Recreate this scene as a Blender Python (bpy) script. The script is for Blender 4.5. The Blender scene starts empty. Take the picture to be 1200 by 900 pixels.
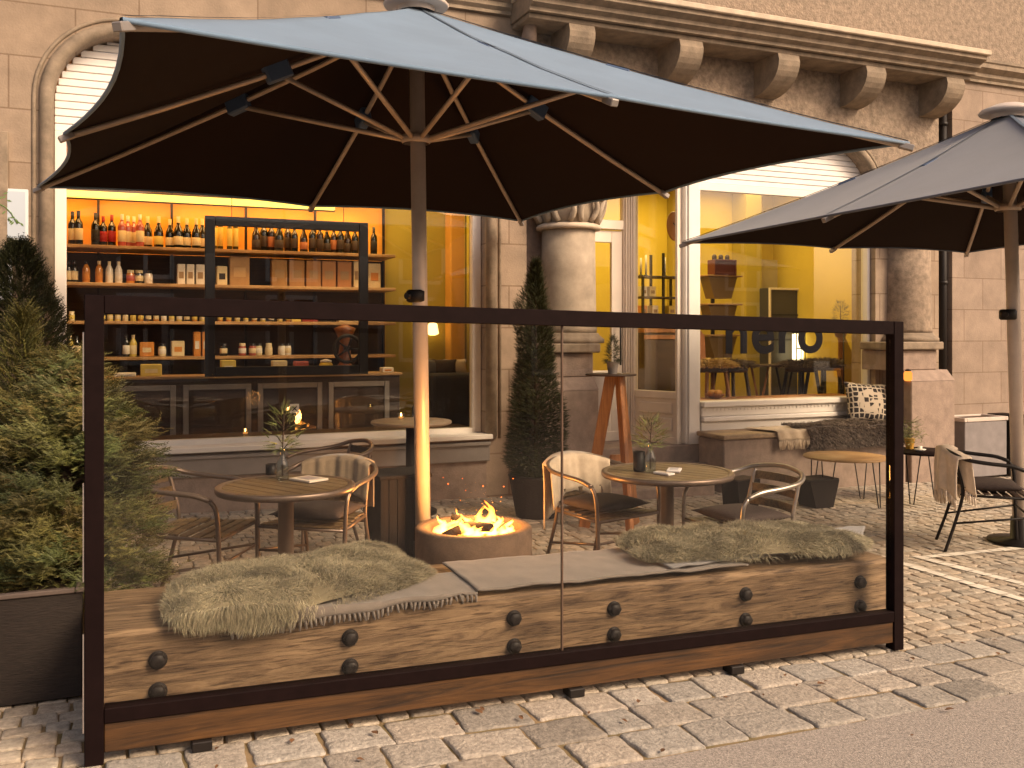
import bpy, bmesh, math, random
from mathutils import Vector, Matrix, noise
random.seed(7)
R = math.radians
S = bpy.context.scene
# ------------------------------------------------------------------ camera
TH = R(22.87); CT, ST = math.cos(TH), math.sin(TH)
F, HY, HC = 1100.0, 390.0, 1.5
SL = -0.0206                                     # the pavement falls gently to the right
cd = bpy.data.cameras.new('camera'); cam = bpy.data.objects.new('camera', cd); S.collection.objects.link(cam)
cam.location = (0, 0, HC); cam.rotation_euler = (R(90), 0, -TH)
cd.sensor_width = 36; cd.lens = 36 * F / 1200; cd.shift_y = -60 / 1200; cd.clip_end = 300; cd.clip_start = 0.05
S.camera = cam
# ------------------------------------------------------------------ sky and sun
SUN_EL, SUN_AZ = R(37), R(146)                   # azimuth clockwise from +Y: behind the camera, to the right
w = bpy.data.worlds.new('World'); S.world = w; w.use_nodes = True
nt = w.node_tree; bg = nt.nodes['Background']
sk = nt.nodes.new('ShaderNodeTexSky'); sk.sky_type = 'NISHITA'; sk.sun_disc = False
sk.sun_elevation = SUN_EL; sk.sun_rotation = SUN_AZ; sk.dust_density = 5; sk.air_density = 1.0
tint = nt.nodes.new('ShaderNodeMix'); tint.data_type = 'RGBA'; tint.blend_type = 'MULTIPLY'
tint.inputs[0].default_value = 1; tint.inputs[7].default_value = (1.0, 0.83, 0.70, 1)
nt.links.new(sk.outputs[0], tint.inputs[6]); nt.links.new(tint.outputs[2], bg.inputs[0])
bg.inputs[1].default_value = 0.112
sd = bpy.data.lights.new('sun', 'SUN'); sd.energy = 1.5; sd.angle = R(20); sd.color = (1, 0.80, 0.56)
so = bpy.data.objects.new('sun', sd); S.collection.objects.link(so)
so.rotation_euler = (R(90) - SUN_EL, 0, -SUN_AZ + R(180))
so.rotation_euler = Vector((-math.sin(SUN_AZ) * math.cos(SUN_EL), -math.cos(SUN_AZ) * math.cos(SUN_EL), -math.sin(SUN_EL))).to_track_quat('-Z', 'Y').to_euler()
vs = S.view_settings; vs.view_transform = 'Standard'; vs.look = 'None'; vs.exposure = 1.08; vs.gamma = 1
# ------------------------------------------------------------------ measuring helpers
def ray(px, py):
    u = (px - 600) / F; return Vector((u * CT + ST, -u * ST + CT, (HY - py) / F))
def atY(px, py, Y):
    d = ray(px, py); return Vector((0, 0, HC)) + d * (Y / d.y)
def atZ(px, py, z):
    d = ray(px, py); return Vector((0, 0, HC)) + d * ((z - HC) / d.z)
def g(x): return SL * x
def onG(px, py, h=0.0):
    d = ray(px, py); t = (h - HC) / (d.z - SL * d.x); return Vector((0, 0, HC)) + d * t
def W(xc, zc): return (xc * CT + zc * ST, -xc * ST + zc * CT)
def facing(fx, fz):
    dx, dy = fx * CT + fz * ST, -fx * ST + fz * CT
    return math.atan2(dx, -dy)
# ------------------------------------------------------------------ materials
MATS = {}
def M(name, col, rough=0.6, metal=0.0, var=None, bump=None, col2=None, coord='Object', stretch=(1, 1, 1), spec=0.5, attr=None, sheen=0, detail=6, emit=None):
    if name in MATS: return MATS[name]
    m = bpy.data.materials.new(name); m.use_nodes = True; t = m.node_tree; b = t.nodes['Principled BSDF']
    c4 = (*col, 1); b.inputs['Base Color'].default_value = c4; b.inputs['Roughness'].default_value = rough
    b.inputs['Metallic'].default_value = metal; b.inputs['Specular IOR Level'].default_value = spec
    if sheen: b.inputs['Sheen Weight'].default_value = sheen
    if emit: b.inputs['Emission Color'].default_value = (*emit[0], 1); b.inputs['Emission Strength'].default_value = emit[1]
    tc = t.nodes.new('ShaderNodeTexCoord'); mp = t.nodes.new('ShaderNodeMapping'); mp.inputs['Scale'].default_value = stretch
    t.links.new(tc.outputs[coord], mp.inputs[0]); out = None
    if var:
        n = t.nodes.new('ShaderNodeTexNoise'); n.inputs['Scale'].default_value = var[0]; n.inputs['Detail'].default_value = detail
        n.inputs['Roughness'].default_value = 0.65; t.links.new(mp.outputs[0], n.inputs[0])
        cr = t.nodes.new('ShaderNodeValToRGB'); a = var[1]
        cr.color_ramp.elements[0].position = 0.3; cr.color_ramp.elements[1].position = 0.7
        c2 = col2 or tuple(c * (1 - a) for c in col)
        cr.color_ramp.elements[0].color = (*c2, 1); cr.color_ramp.elements[1].color = (*[min(1, c * (1 + a * 0.35)) for c in col], 1)
        t.links.new(n.outputs[0], cr.inputs[0]); out = cr.outputs[0]
    if attr:
        at = t.nodes.new('ShaderNodeAttribute'); at.attribute_name = attr
        mx = t.nodes.new('ShaderNodeMix'); mx.data_type = 'RGBA'; mx.blend_type = 'MULTIPLY'; mx.inputs[0].default_value = 1
        if out: t.links.new(out, mx.inputs[6])
        else: mx.inputs[6].default_value = c4
        t.links.new(at.outputs[0], mx.inputs[7]); out = mx.outputs[2]
    if out: t.links.new(out, b.inputs['Base Color'])
    if bump:
        n2 = t.nodes.new('ShaderNodeTexNoise'); n2.inputs['Scale'].default_value = bump[0]; n2.inputs['Detail'].default_value = 6
        t.links.new(mp.outputs[0], n2.inputs[0]); bp = t.nodes.new('ShaderNodeBump'); bp.inputs['Strength'].default_value = bump[1]
        bp.inputs['Distance'].default_value = 0.01 if len(bump) < 3 else bump[2]
        t.links.new(n2.outputs[0], bp.inputs['Height']); t.links.new(bp.outputs[0], b.inputs['Normal'])
    MATS[name] = m; return m
def stone_blocks(name, col, bw, bh, joint=0.006, off=(0, 0)):
    m = M(name, col, 0.85, var=(3.5, 0.28), bump=(60, 0.5, 0.006)); t = m.node_tree; b = t.nodes['Principled BSDF']
    tc = t.nodes.new('ShaderNodeTexCoord'); sx = t.nodes.new('ShaderNodeSeparateXYZ'); cx = t.nodes.new('ShaderNodeCombineXYZ')
    t.links.new(tc.outputs['Object'], sx.inputs[0]); t.links.new(sx.outputs[0], cx.inputs[0]); t.links.new(sx.outputs[2], cx.inputs[1])
    mp = t.nodes.new('ShaderNodeMapping'); mp.inputs['Location'].default_value = (off[0], off[1], 0); t.links.new(cx.outputs[0], mp.inputs[0])
    br = t.nodes.new('ShaderNodeTexBrick'); br.inputs['Scale'].default_value = 1; br.inputs['Brick Width'].default_value = bw; br.inputs['Row Height'].default_value = bh
    br.inputs['Mortar Size'].default_value = joint; br.inputs['Mortar Smooth'].default_value = 0.3
    br.inputs['Color1'].default_value = (1, 1, 1, 1); br.inputs['Color2'].default_value = (0.86, 0.84, 0.82, 1); br.inputs['Mortar'].default_value = (0.60, 0.54, 0.49, 1)
    t.links.new(mp.outputs[0], br.inputs[0])
    src = b.inputs['Base Color'].links[0].from_socket
    mx = t.nodes.new('ShaderNodeMix'); mx.data_type = 'RGBA'; mx.blend_type = 'MULTIPLY'; mx.inputs[0].default_value = 1
    t.links.new(src, mx.inputs[6]); t.links.new(br.outputs[0], mx.inputs[7]); t.links.new(mx.outputs[2], b.inputs['Base Color'])
    return m
def wood(name, dark, light, scale=3.0, rough=0.55, axis='X', bumps=0.4, wide=9):
    m = bpy.data.materials.new(name); m.use_nodes = True; t = m.node_tree; b = t.nodes['Principled BSDF']; b.inputs['Roughness'].default_value = rough
    tc = t.nodes.new('ShaderNodeTexCoord'); mp = t.nodes.new('ShaderNodeMapping')
    s = {'X': (0.6, wide, wide), 'Y': (wide, 0.6, wide), 'Z': (wide, wide, 0.6)}[axis]; mp.inputs['Scale'].default_value = s
    t.links.new(tc.outputs['Object'], mp.inputs[0])
    n = t.nodes.new('ShaderNodeTexNoise'); n.inputs['Scale'].default_value = scale; n.inputs['Detail'].default_value = 9; n.inputs['Roughness'].default_value = 0.7; n.inputs['Distortion'].default_value = 1.2
    t.links.new(mp.outputs[0], n.inputs[0])
    n3 = t.nodes.new('ShaderNodeTexNoise'); n3.inputs['Scale'].default_value = 2.2; n3.inputs['Detail'].default_value = 3; t.links.new(tc.outputs['Object'], n3.inputs[0])
    cr = t.nodes.new('ShaderNodeValToRGB'); cr.color_ramp.elements[0].position = 0.34; cr.color_ramp.elements[1].position = 0.64
    cr.color_ramp.elements[0].color = (*dark, 1); cr.color_ramp.elements[1].color = (*light, 1); t.links.new(n.outputs[0], cr.inputs[0])
    mx = t.nodes.new('ShaderNodeMix'); mx.data_type = 'RGBA'; mx.blend_type = 'MULTIPLY'; mx.inputs[0].default_value = 0.75
    cr2 = t.nodes.new('ShaderNodeValToRGB'); cr2.color_ramp.elements[0].position = 0.35; cr2.color_ramp.elements[1].position = 0.6
    cr2.color_ramp.elements[0].color = (0.5, 0.46, 0.42, 1); cr2.color_ramp.elements[1].color = (1, 1, 1, 1); t.links.new(n3.outputs[0], cr2.inputs[0])
    t.links.new(cr.outputs[0], mx.inputs[6]); t.links.new(cr2.outputs[0], mx.inputs[7]); t.links.new(mx.outputs[2], b.inputs['Base Color'])
    n4 = t.nodes.new('ShaderNodeTexNoise'); n4.inputs['Scale'].default_value = scale * 3.5; n4.inputs['Detail'].default_value = 5; n4.inputs['Distortion'].default_value = .4
    mp4 = t.nodes.new('ShaderNodeMapping'); mp4.inputs['Scale'].default_value = tuple(v * (1 if v < 1 else 1.6) for v in s); t.links.new(tc.outputs['Object'], mp4.inputs[0]); t.links.new(mp4.outputs[0], n4.inputs[0])
    cr4 = t.nodes.new('ShaderNodeValToRGB'); cr4.color_ramp.elements[0].position = 0.36; cr4.color_ramp.elements[1].position = 0.47
    cr4.color_ramp.elements[0].color = (0.38, 0.33, 0.28, 1); cr4.color_ramp.elements[1].color = (1, 1, 1, 1); t.links.new(n4.outputs[0], cr4.inputs[0])
    mx4 = t.nodes.new('ShaderNodeMix'); mx4.data_type = 'RGBA'; mx4.blend_type = 'MULTIPLY'; mx4.inputs[0].default_value = min(1, bumps)
    t.links.new(mx.outputs[2], mx4.inputs[6]); t.links.new(cr4.outputs[0], mx4.inputs[7]); t.links.new(mx4.outputs[2], b.inputs['Base Color'])
    bp = t.nodes.new('ShaderNodeBump'); bp.inputs['Strength'].default_value = bumps; bp.inputs['Distance'].default_value = 0.006
    t.links.new(n.outputs[0], bp.inputs['Height']); t.links.new(bp.outputs[0], b.inputs['Normal']); return m
def glass(name, tintc=(0.96, 0.97, 0.96), refl=1.0, ior=1.5, rough=0.0):
    m = bpy.data.materials.new(name); m.use_nodes = True; t = m.node_tree; t.nodes.clear()
    o = t.nodes.new('ShaderNodeOutputMaterial'); tr = t.nodes.new('ShaderNodeBsdfTransparent'); tr.inputs[0].default_value = (*tintc, 1)
    gl = t.nodes.new('ShaderNodeBsdfGlossy'); gl.inputs['Roughness'].default_value = rough; lw = t.nodes.new('ShaderNodeLayerWeight'); pw = t.nodes.new('ShaderNodeMath'); pw.operation = 'POWER'; pw.inputs[1].default_value = 5.0
    t.links.new(lw.outputs[1], pw.inputs[0]); fr = t.nodes.new('ShaderNodeMath'); fr.operation = 'MULTIPLY_ADD'; fr.inputs[1].default_value = .96; fr.inputs[2].default_value = .04
    t.links.new(pw.outputs[0], fr.inputs[0])
    mu = t.nodes.new('ShaderNodeMath'); mu.operation = 'MULTIPLY'; mu.inputs[1].default_value = refl; mu.use_clamp = True
    mx = t.nodes.new('ShaderNodeMixShader'); t.links.new(fr.outputs[0], mu.inputs[0]); t.links.new(mu.outputs[0], mx.inputs[0])
    t.links.new(tr.outputs[0], mx.inputs[1]); t.links.new(gl.outputs[0], mx.inputs[2]); t.links.new(mx.outputs[0], o.inputs[0]); return m
def emission(name, col, s):
    m = bpy.data.materials.new(name); m.use_nodes = True; t = m.node_tree; t.nodes.clear()
    o = t.nodes.new('ShaderNodeOutputMaterial'); e = t.nodes.new('ShaderNodeEmission'); e.inputs[0].default_value = (*col, 1); e.inputs[1].default_value = s
    t.links.new(e.outputs[0], o.inputs[0]); return m
m_wall = stone_blocks('sandstone blocks', (0.315, 0.24, 0.175), 0.95, 0.42, 0.007, (0.3, 0.1))
m_pier = stone_blocks('sandstone pier blocks', (0.34, 0.26, 0.19), 0.42, 0.40, 0.008, (0.1, 0.05))
m_rough = M('rough cast stone', (0.295, 0.228, 0.17), 0.9, var=(16, 0.5), bump=(45, 0.9, 0.012))
m_trim = M('weathered stone trim', (0.27, 0.21, 0.15), 0.8, var=(7, 0.42), bump=(70, 0.5, 0.005))
m_trimlight = M('pale stone trim', (0.55, 0.45, 0.34), 0.8, var=(7, 0.25), bump=(70, 0.4, 0.004))
m_col = M('grey sandstone column', (0.38, 0.31, 0.23), 0.8, var=(5, 0.35), bump=(90, 0.35, 0.004))
m_plinth = M('brown sandstone plinth', (0.30, 0.225, 0.18), 0.85, var=(9, 0.3), bump=(60, 0.6, 0.006))
m_white = M('white painted wood', (0.78, 0.74, 0.68), 0.45, var=(5, 0.07))
m_white2 = M('cream painted wood', (0.76, 0.67, 0.57), 0.5, var=(5, 0.08))
m_shut = M('white shutter metal', (0.80, 0.77, 0.74), 0.5, var=(3, 0.06))
m_grey = M('grey sheet metal', (0.30, 0.27, 0.25), 0.45, 0.4, var=(4, 0.15))
m_black = M('black coated steel', (0.010, 0.005, 0.005), 0.6, 0.0, var=(20, 0.3), spec=0.06)
m_iron = M('black wrought iron', (0.012, 0.009, 0.008), 0.5, 0.0, spec=.3)
m_alu = M('brushed aluminium tube', (0.50, 0.44, 0.38), 0.33, 0.9, var=(12, 0.2))
m_bronze = M('dark bronze tube', (0.21, 0.155, 0.12), 0.38, 0.6, var=(12, 0.2))
m_pole = M('anodised pole', (0.62, 0.52, 0.44), 0.4, 0.15, var=(8, 0.12))
m_rib = M('anodised rib', (0.46, 0.37, 0.30), 0.4, 0.2, var=(8, 0.12))
m_canvas = M('grey parasol canvas', (0.13, 0.205, 0.305), 0.85, var=(2.2, 0.14), bump=(240, 0.25, 0.002), sheen=0.2)
m_canvas2 = M('slate parasol canvas', (0.09, 0.108, 0.15), 0.85, var=(2.2, 0.14), bump=(240, 0.25, 0.002), sheen=0.2)
m_undershade = M('parasol canvas in painted shade', (0.018, 0.010, 0.008), 0.95, spec=0.15)  # shade beneath the canopy put into the fabric colour
m_joint = M('blue grey plastic joint', (0.05, 0.085, 0.16), 0.5)
m_beam = wood('weathered oak beam', (0.085, 0.05, 0.026), (0.36, 0.245, 0.14), 3.6, 0.75, 'X', 1.0, 6)
m_base = wood('stained base board', (0.018, 0.008, 0.002), (0.125, 0.056, 0.015), 2.2, 0.5, 'X', 0.5, 9)
m_orange = wood('orange oak leg', (0.26, 0.10, 0.03), (0.50, 0.22, 0.07), 2.5, 0.5, 'Z')
m_slat = wood('teak slat', (0.08, 0.05, 0.025), (0.28, 0.19, 0.09), 2.2, 0.5, 'Y')
m_dbox = wood('dark larch box', (0.006, 0.004, 0.003), (0.018, 0.010, 0.006), 2.2, 0.95, 'Z')
m_shelf = wood('honey shelf board', (0.42, 0.24, 0.09), (0.60, 0.38, 0.16), 2.2, 0.5, 'X')
m_dwood = wood('dark shelf wood', (0.035, 0.018, 0.01), (0.08, 0.042, 0.022), 2.2, 0.6, 'X')
m_glassw = glass('shop window glass', (0.95, 0.95, 0.93), 1.6)
m_glass = glass('screen glass', (0.93, 0.925, 0.91), 0.6)
m_glassv = glass('vase glass', (0.75, 0.8, 0.8), 2.2)
m_ochre = M('ochre plaster', (0.70, 0.36, 0.06), 0.85, var=(2, 0.12))
m_olive = M('olive plaster', (0.42, 0.33, 0.05), 0.85, var=(2, 0.15))
m_yellow = M('yellow plaster', (0.60, 0.45, 0.055), 0.8, var=(2, 0.1))
m_floor = M('dark shop floor', (0.06, 0.04, 0.03), 0.4)
m_ceil = M('shop ceiling', (0.6, 0.52, 0.4), 0.8)
m_cush = M('brown seat cushion', (0.05, 0.033, 0.027), 0.85, var=(30, 0.25), bump=(60, 0.4))
m_grycush = M('grey cushion', (0.12, 0.11, 0.11), 0.9, var=(30, 0.2), bump=(60, 0.3))
m_blanket = M('grey wool blanket', (0.215, 0.185, 0.16), 0.95, var=(6, 0.12), bump=(260, 0.6, 0.003), sheen=0.3)
m_blanket3 = M('blue grey wool blanket', (0.24, 0.235, 0.235), 0.95, var=(6, 0.12), bump=(260, 0.6, 0.003), sheen=0.3)
m_cream = M('cream knitted throw', (0.62, 0.50, 0.36), 0.95, var=(9, 0.25), bump=(120, 0.6, 0.004), sheen=0.3)
m_beige = M('beige knitted throw', (0.36, 0.27, 0.17), 0.95, var=(9, 0.25), bump=(120, 0.6, 0.004), sheen=0.3)
m_concrete = M('fire pit concrete', (0.17, 0.11, 0.07), 0.9, var=(10, 0.4), bump=(80, 0.4, 0.004))
m_planter = M('dark wicker planter', (0.026, 0.018, 0.014), 0.85, var=(22, 0.4), bump=(30, 0.6, 0.006), stretch=(1, 1, 5))
m_pot = M('grey clay pot', (0.25, 0.22, 0.2), 0.8, var=(12, 0.2))
m_potw = M('off white tall pot', (0.56, 0.48, 0.42), 0.6, var=(4, 0.1))
m_sticker = M('off white paper', (0.72, 0.68, 0.6), 0.7)
m_bark = M('brown bark', (0.08, 0.05, 0.03), 0.9, var=(20, 0.4))
m_rock = M('charred log', (0.03, 0.02, 0.015), 0.95, bump=(30, 0.8))
# ------------------------------------------------------------------ mesh helpers
C = S.collection
def link(name, me, mat=None, parent=None):
    o = bpy.data.objects.new(name, me); C.objects.link(o)
    if mat: me.materials.append(mat)
    if parent: o.parent = parent
    return o
def build(name, bm, mat, parent=None, smooth=False, mats=None):
    me = bpy.data.meshes.new(name); bm.normal_update(); bm.to_mesh(me); bm.free()
    if smooth:
        for p in me.polygons: p.use_smooth = True
    o = link(name, me, mat, parent)
    for x in (mats or []): me.materials.append(x)
    return o
def BM(): return bmesh.new()
def box(bm, x0, x1, y0, y1, z0, z1, bev=0.0, mtx=None, seg=1):
    r = bmesh.ops.create_cube(bm, size=1); vs_ = r['verts']
    for v in vs_:
        v.co = Vector((x0 + (v.co.x + .5) * (x1 - x0), y0 + (v.co.y + .5) * (y1 - y0), z0 + (v.co.z + .5) * (z1 - z0)))
    if bev:
        es = list({e for v in vs_ for e in v.link_edges})
        r2 = bmesh.ops.bevel(bm, geom=es, offset=bev, segments=seg, affect='EDGES', profile=0.5)
        vs_ = list({v for f in r2['faces'] for v in f.verts} | {v for v in vs_ if v.is_valid})
    if mtx is not None:
        for v in vs_: v.co = mtx @ v.co
    return vs_
def tube(bm, pts, r, n=8, cap=True, rz=None):
    """round tube along a path; r a number or list"""
    pts = [Vector(p) for p in pts]; L = len(pts); rings = []
    up = Vector((0, 0, 1)); prev = None
    for i, p in enumerate(pts):
        d = (pts[min(i + 1, L - 1)] - pts[max(i - 1, 0)]).normalized()
        if prev is None:
            a = d.cross(up); a = a.normalized() if a.length > 1e-3 else Vector((1, 0, 0))
        else:
            a = (prev - d * prev.dot(d)).normalized()
        prev = a; b = d.cross(a).normalized(); rr = r[i] if isinstance(r, (list, tuple)) else r
        rings.append([bm.verts.new(p + (a * math.cos(k * 2 * math.pi / n) + b * math.sin(k * 2 * math.pi / n)) * rr) for k in range(n)])
    for i in range(L - 1):
        for k in range(n):
            f = bm.faces.new((rings[i][k], rings[i][(k + 1) % n], rings[i + 1][(k + 1) % n], rings[i + 1][k])); f.smooth = True
    if cap:
        bm.faces.new(list(reversed(rings[0]))); bm.faces.new(rings[-1])
def sm(pts, n=6):
    """Catmull-Rom smoothing of a path"""
    P = [Vector(p) for p in pts]; P = [P[0] * 2 - P[1]] + P + [P[-1] * 2 - P[-2]]; out = []
    for i in range(1, len(P) - 2):
        for k in range(n):
            t = k / n; a, b, c, d = P[i - 1], P[i], P[i + 1], P[i + 2]
            out.append(0.5 * ((2 * b) + (c - a) * t + (2 * a - 5 * b + 4 * c - d) * t * t + (3 * b - a - 3 * c + d) * t ** 3))
    out.append(P[-2]); return out
def lathe(bm, prof, n=24, c=(0, 0, 0), cap=True):
    rings = []
    for r, z in prof:
        rings.append([bm.verts.new((c[0] + r * math.cos(2 * math.pi * k / n), c[1] + r * math.sin(2 * math.pi * k / n), c[2] + z)) for k in range(n)])
    for i in range(len(rings) - 1):
        for k in range(n):
            f = bm.faces.new((rings[i][k], rings[i][(k + 1) % n], rings[i + 1][(k + 1) % n], rings[i + 1][k])); f.smooth = True
    if cap:
        if prof[0][0] > 1e-4: bm.faces.new(list(reversed(rings[0])))
        if prof[-1][0] > 1e-4: bm.faces.new(rings[-1])
def prism(bm, poly, y0, y1, plane='XZ'):
    def P(a, b, c):
        return (a, c, b) if plane == 'XZ' else ((c, a, b) if plane == 'YZ' else (a, b, c))
    A = [bm.verts.new(P(a, b, y0)) for a, b in poly]; B = [bm.verts.new(P(a, b, y1)) for a, b in poly]; n = len(poly)
    bm.faces.new(A); bm.faces.new(list(reversed(B)))
    for i in range(n): bm.faces.new((A[i], B[i], B[(i + 1) % n], A[(i + 1) % n]))
    bmesh.ops.recalc_face_normals(bm, faces=bm.faces[:])
def grid(fn, nu, nv, name, mat, parent=None, thick=0.0, smooth=True):
    bm = BM(); V = [[bm.verts.new(fn(i / nu, j / nv)) for j in range(nv + 1)] for i in range(nu + 1)]
    for i in range(nu):
        for j in range(nv): bm.faces.new((V[i][j], V[i + 1][j], V[i + 1][j + 1], V[i][j + 1]))
    if thick:
        bm.normal_update(); bmesh.ops.solidify(bm, geom=bm.faces[:], thickness=thick)
    return build(name, bm, mat, parent, smooth)
def tag(o, label=None, cat=None, group=None, kind=None):
    if label: o['label'] = label
    if cat: o['category'] = cat
    if group: o['group'] = group
    if kind: o['kind'] = kind
    return o
def thing(name, loc, rz, label, cat, group=None):
    o = bpy.data.objects.new(name, None); C.objects.link(o); o.location = loc; o.rotation_euler = (0, 0, rz); o.empty_display_size = 0.1
    return tag(o, label, cat, group)
def dup(root, loc, rz=0, label=None, group=None, scale=None):
    r = root.copy(); C.objects.link(r); r.location = loc; r.rotation_euler = (0, 0, rz)
    if scale: r.scale = scale
    if label: r['label'] = label
    if group: r['group'] = group
    for ch in list(root.children):
        c = ch.copy(); C.objects.link(c); c.parent = r
        for gg in list(ch.children):
            d = gg.copy(); C.objects.link(d); d.parent = c
    return r
YF = 8.3                                         # front plane of the building
# ================================================================== GROUND
def ground_sheet(name, x0, x1, y0, y1, dz, mat):
    bm = BM(); vs_ = [bm.verts.new((x, y, g(x) + dz)) for x, y in ((x0, y0), (x1, y0), (x1, y1), (x0, y1))]; bm.faces.new(vs_)
    return tag(build(name, bm, mat), kind='structure')
m_sand = M('sandy joint', (0.26, 0.175, 0.10), 0.95, var=(5, 0.5), col2=(0.11, 0.09, 0.03), bump=(120, 0.6, 0.004))
m_asph = M('asphalt', (0.36, 0.315, 0.275), 0.9, var=(90, 0.5), bump=(160, 0.9, 0.006), detail=3)
m_sett = M('granite setts', (0.46, 0.39, 0.305), 0.8, var=(30, 0.42), bump=(90, 0.9, 0.007), attr='tone')
m_settbig = M('large granite setts', (0.40, 0.355, 0.30), 0.8, var=(38, 0.45), bump=(70, 1.0, 0.008), attr='tone')
ground_sheet('ground', -60, 80, 2.92, 60, -0.009, m_sand)
ground_sheet('road', -60, 80, -60, 2.93, -0.004, m_asph)
def stones(name, rows, mat, seed, domed=0.006):
    rnd = random.Random(seed); V = []; Fc = []; T = []
    for (y0, y1, lmin, lmax, jx) in rows:
        x = -6 + rnd.random() * .1
        while x < 16:
            L = rnd.uniform(lmin, lmax); x0, x1 = x, x + L; x = x1
            yc = (y0 + y1) / 2; xc = (x0 + x1) / 2; h_ = y1 - y0
            fwd = xc * ST + yc * CT; rt = xc * CT - yc * ST
            if fwd < 1 or abs(rt / fwd) > 0.66: continue
            wob = 0.022 * math.sin(xc * 0.9 + yc * 2) + 0.010 * math.sin(xc * 5.3 + yc * 9)
            gp = jx; a, b = (x1 - x0) / 2 - gp, (y1 - y0) / 2 - gp * 1.0
            j = lambda s=0.14: rnd.uniform(-s, s) * min(a, b, .07)
            cs = [(-a + j(), -b + j()), (a + j(), -b + j()), (a + j(), b + j()), (-a + j(), b + j())]
            ring = []; fine = h_ > .17
            for k in range(4):
                p, q, r_ = Vector(cs[k - 1]), Vector(cs[k]), Vector(cs[(k + 1) % 4]); cr_ = .07 if fine else .12
                ring.append(q.lerp(p, cr_)); ring.append(q.lerp((p + r_) / 2, .03 if fine else .05)); ring.append(q.lerp(r_, cr_))
                if fine:
                    for f_ in (.25, .42, .58, .75):
                        e_ = q.lerp(r_, f_); nn_ = (r_ - q).normalized(); ring.append(e_ + Vector((nn_.y, -nn_.x)) * rnd.uniform(-.006, .002))
            tz = rnd.uniform(-0.003, 0.003); tx, ty = rnd.uniform(-.03, .03), rnd.uniform(-.03, .03)
            n0 = len(V); rg = len(ring); tone = rnd.uniform(0.82, 1.08); wr = rnd.uniform(-.04, .04)
            if rnd.random() < .12: tone *= .8
            colr = (tone * (1 + wr), tone, tone * (1 - wr), 1)
            LV = ((1.0, -0.016), (0.985, -0.003), (0.95, domed * .3), (.80, domed * .5))
            for s_, dz in LV:
                for q in ring:
                    X, Y = xc + q.x * s_, yc + wob + q.y * s_
                    V.append((X, Y, g(X) + dz + tz + (q.x * tx + q.y * ty if dz > -.01 else 0))); T.append(colr)
            V.append((xc, yc + wob, g(xc) + domed * .8 + tz)); T.append(colr)
            for lv in range(3):
                for k in range(rg): Fc.append((n0 + lv * rg + k, n0 + lv * rg + (k + 1) % rg, n0 + (lv + 1) * rg + (k + 1) % rg, n0 + (lv + 1) * rg + k))
            for k in range(rg): Fc.append((n0 + 3 * rg + k, n0 + 3 * rg + (k + 1) % rg, n0 + 4 * rg))
    me = bpy.data.meshes.new(name); me.from_pydata(V, [], Fc); me.update()
    ca = me.color_attributes.new('tone', 'FLOAT_COLOR', 'POINT'); ca.data.foreach_set('color', [c for t_ in T for c in t_])
    for p in me.polygons: p.use_smooth = True
    return tag(link(name, me, mat), kind='structure')
rows = []; y = 3.56
while y < 8.4:
    h = random.uniform(.098, .118); rows.append((y, y + h, .085, .145, .0042)); y += h
stones('cobblestones', rows, m_sett, 3)
rows = [(2.925, 3.135, .2, .34, .0035), (3.135, 3.345, .19, .32, .0035), (3.345, 3.56, .19, .30, .004)]
stones('kerb_stones', rows, m_settbig, 5, 0.002)
# white marking lines set in the paving
m_paint = M('white marking paint', (0.78, 0.72, 0.62), 0.7, var=(12, 0.25))
def marking(name, p, q, wdt):
    p, q = Vector(p), Vector(q); d = (q - p); L = d.length; d.normalize(); nn = Vector((-d.y, d.x, 0)) * wdt / 2; bm = BM(); t = 0; rr = random.Random(4)
    while t < L:
        e = min(L, t + rr.uniform(.09, .15)); w_ = rr.uniform(.75, 1.05)
        a, b = p + d * (t + .004), p + d * (e - .004)
        for s_ in (a, b): s_.z = g(s_.x)
        vs_ = [bm.verts.new(v + Vector((0, 0, .0095))) for v in (a - nn * w_, b - nn * w_, b + nn * w_, a + nn * w_)]; bm.faces.new(vs_); t = e
    return tag(build(name, bm, m_paint), kind='structure')
marking('road_marking', onG(1030, 653), onG(1290, 732), .085)
marking('road_marking', onG(1072, 653), onG(1290, 709), .085)
marking('road_marking', onG(1075, 655), onG(1290, 634), .085)
# ================================================================== SHOP BUILDING
bld = thing('shop_building', (0, 0, 0), 0, 'sandstone shop building with arched shop windows, stout columns and a corbelled cornice', 'building')
def X(px, Y=YF): return atY(px, 390, Y).x
def Zh(px, py, Y=YF): return atY(px, py, Y).z
O1a, O1b = X(62), X(570); O1top = Zh(140, 42); r1 = 0.55
O2a, O2b = X(702), X(1026); O2top = 3.62; r2 = 0.6
PIERa, PIERb = X(590), X(617)
ZB = -0.45
def arch_pts(a, b, top, r, n=12, ell=1.0):
    pts = [(a, top - r * ell)]
    for k in range(1, n + 1):
        t = math.pi / 2 * k / n; pts.append((a + r - r * math.cos(t), top - r * ell + r * ell * math.sin(t)))
    for k in range(0, n + 1):
        t = math.pi / 2 * k / n; pts.append((b - r + r * math.sin(t), top - r * ell + r * ell * math.cos(t)))
    return pts
def spandrel(a, b, xa, xb, top, r, ztop, mat, name='wall'):
    bm = BM(); ap = arch_pts(a, b, top, r); s = top - r
    poly = [(xa, s), (xa, ztop), (xb, ztop), (xb, s)] + list(reversed(ap))
    prism(bm, poly, YF, YF + .38); return build(name, bm, mat, bld)
ZS = 4.55                                         # string course height
bm = BM(); box(bm, -7, O1a, YF, YF + .38, ZB, O1top - r1); build('wall', bm, m_wall, bld)
bm = BM(); box(bm, O1b, PIERb, YF, YF + .38, ZB, O1top - r1); build('wall', bm, m_pier, bld)
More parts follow.
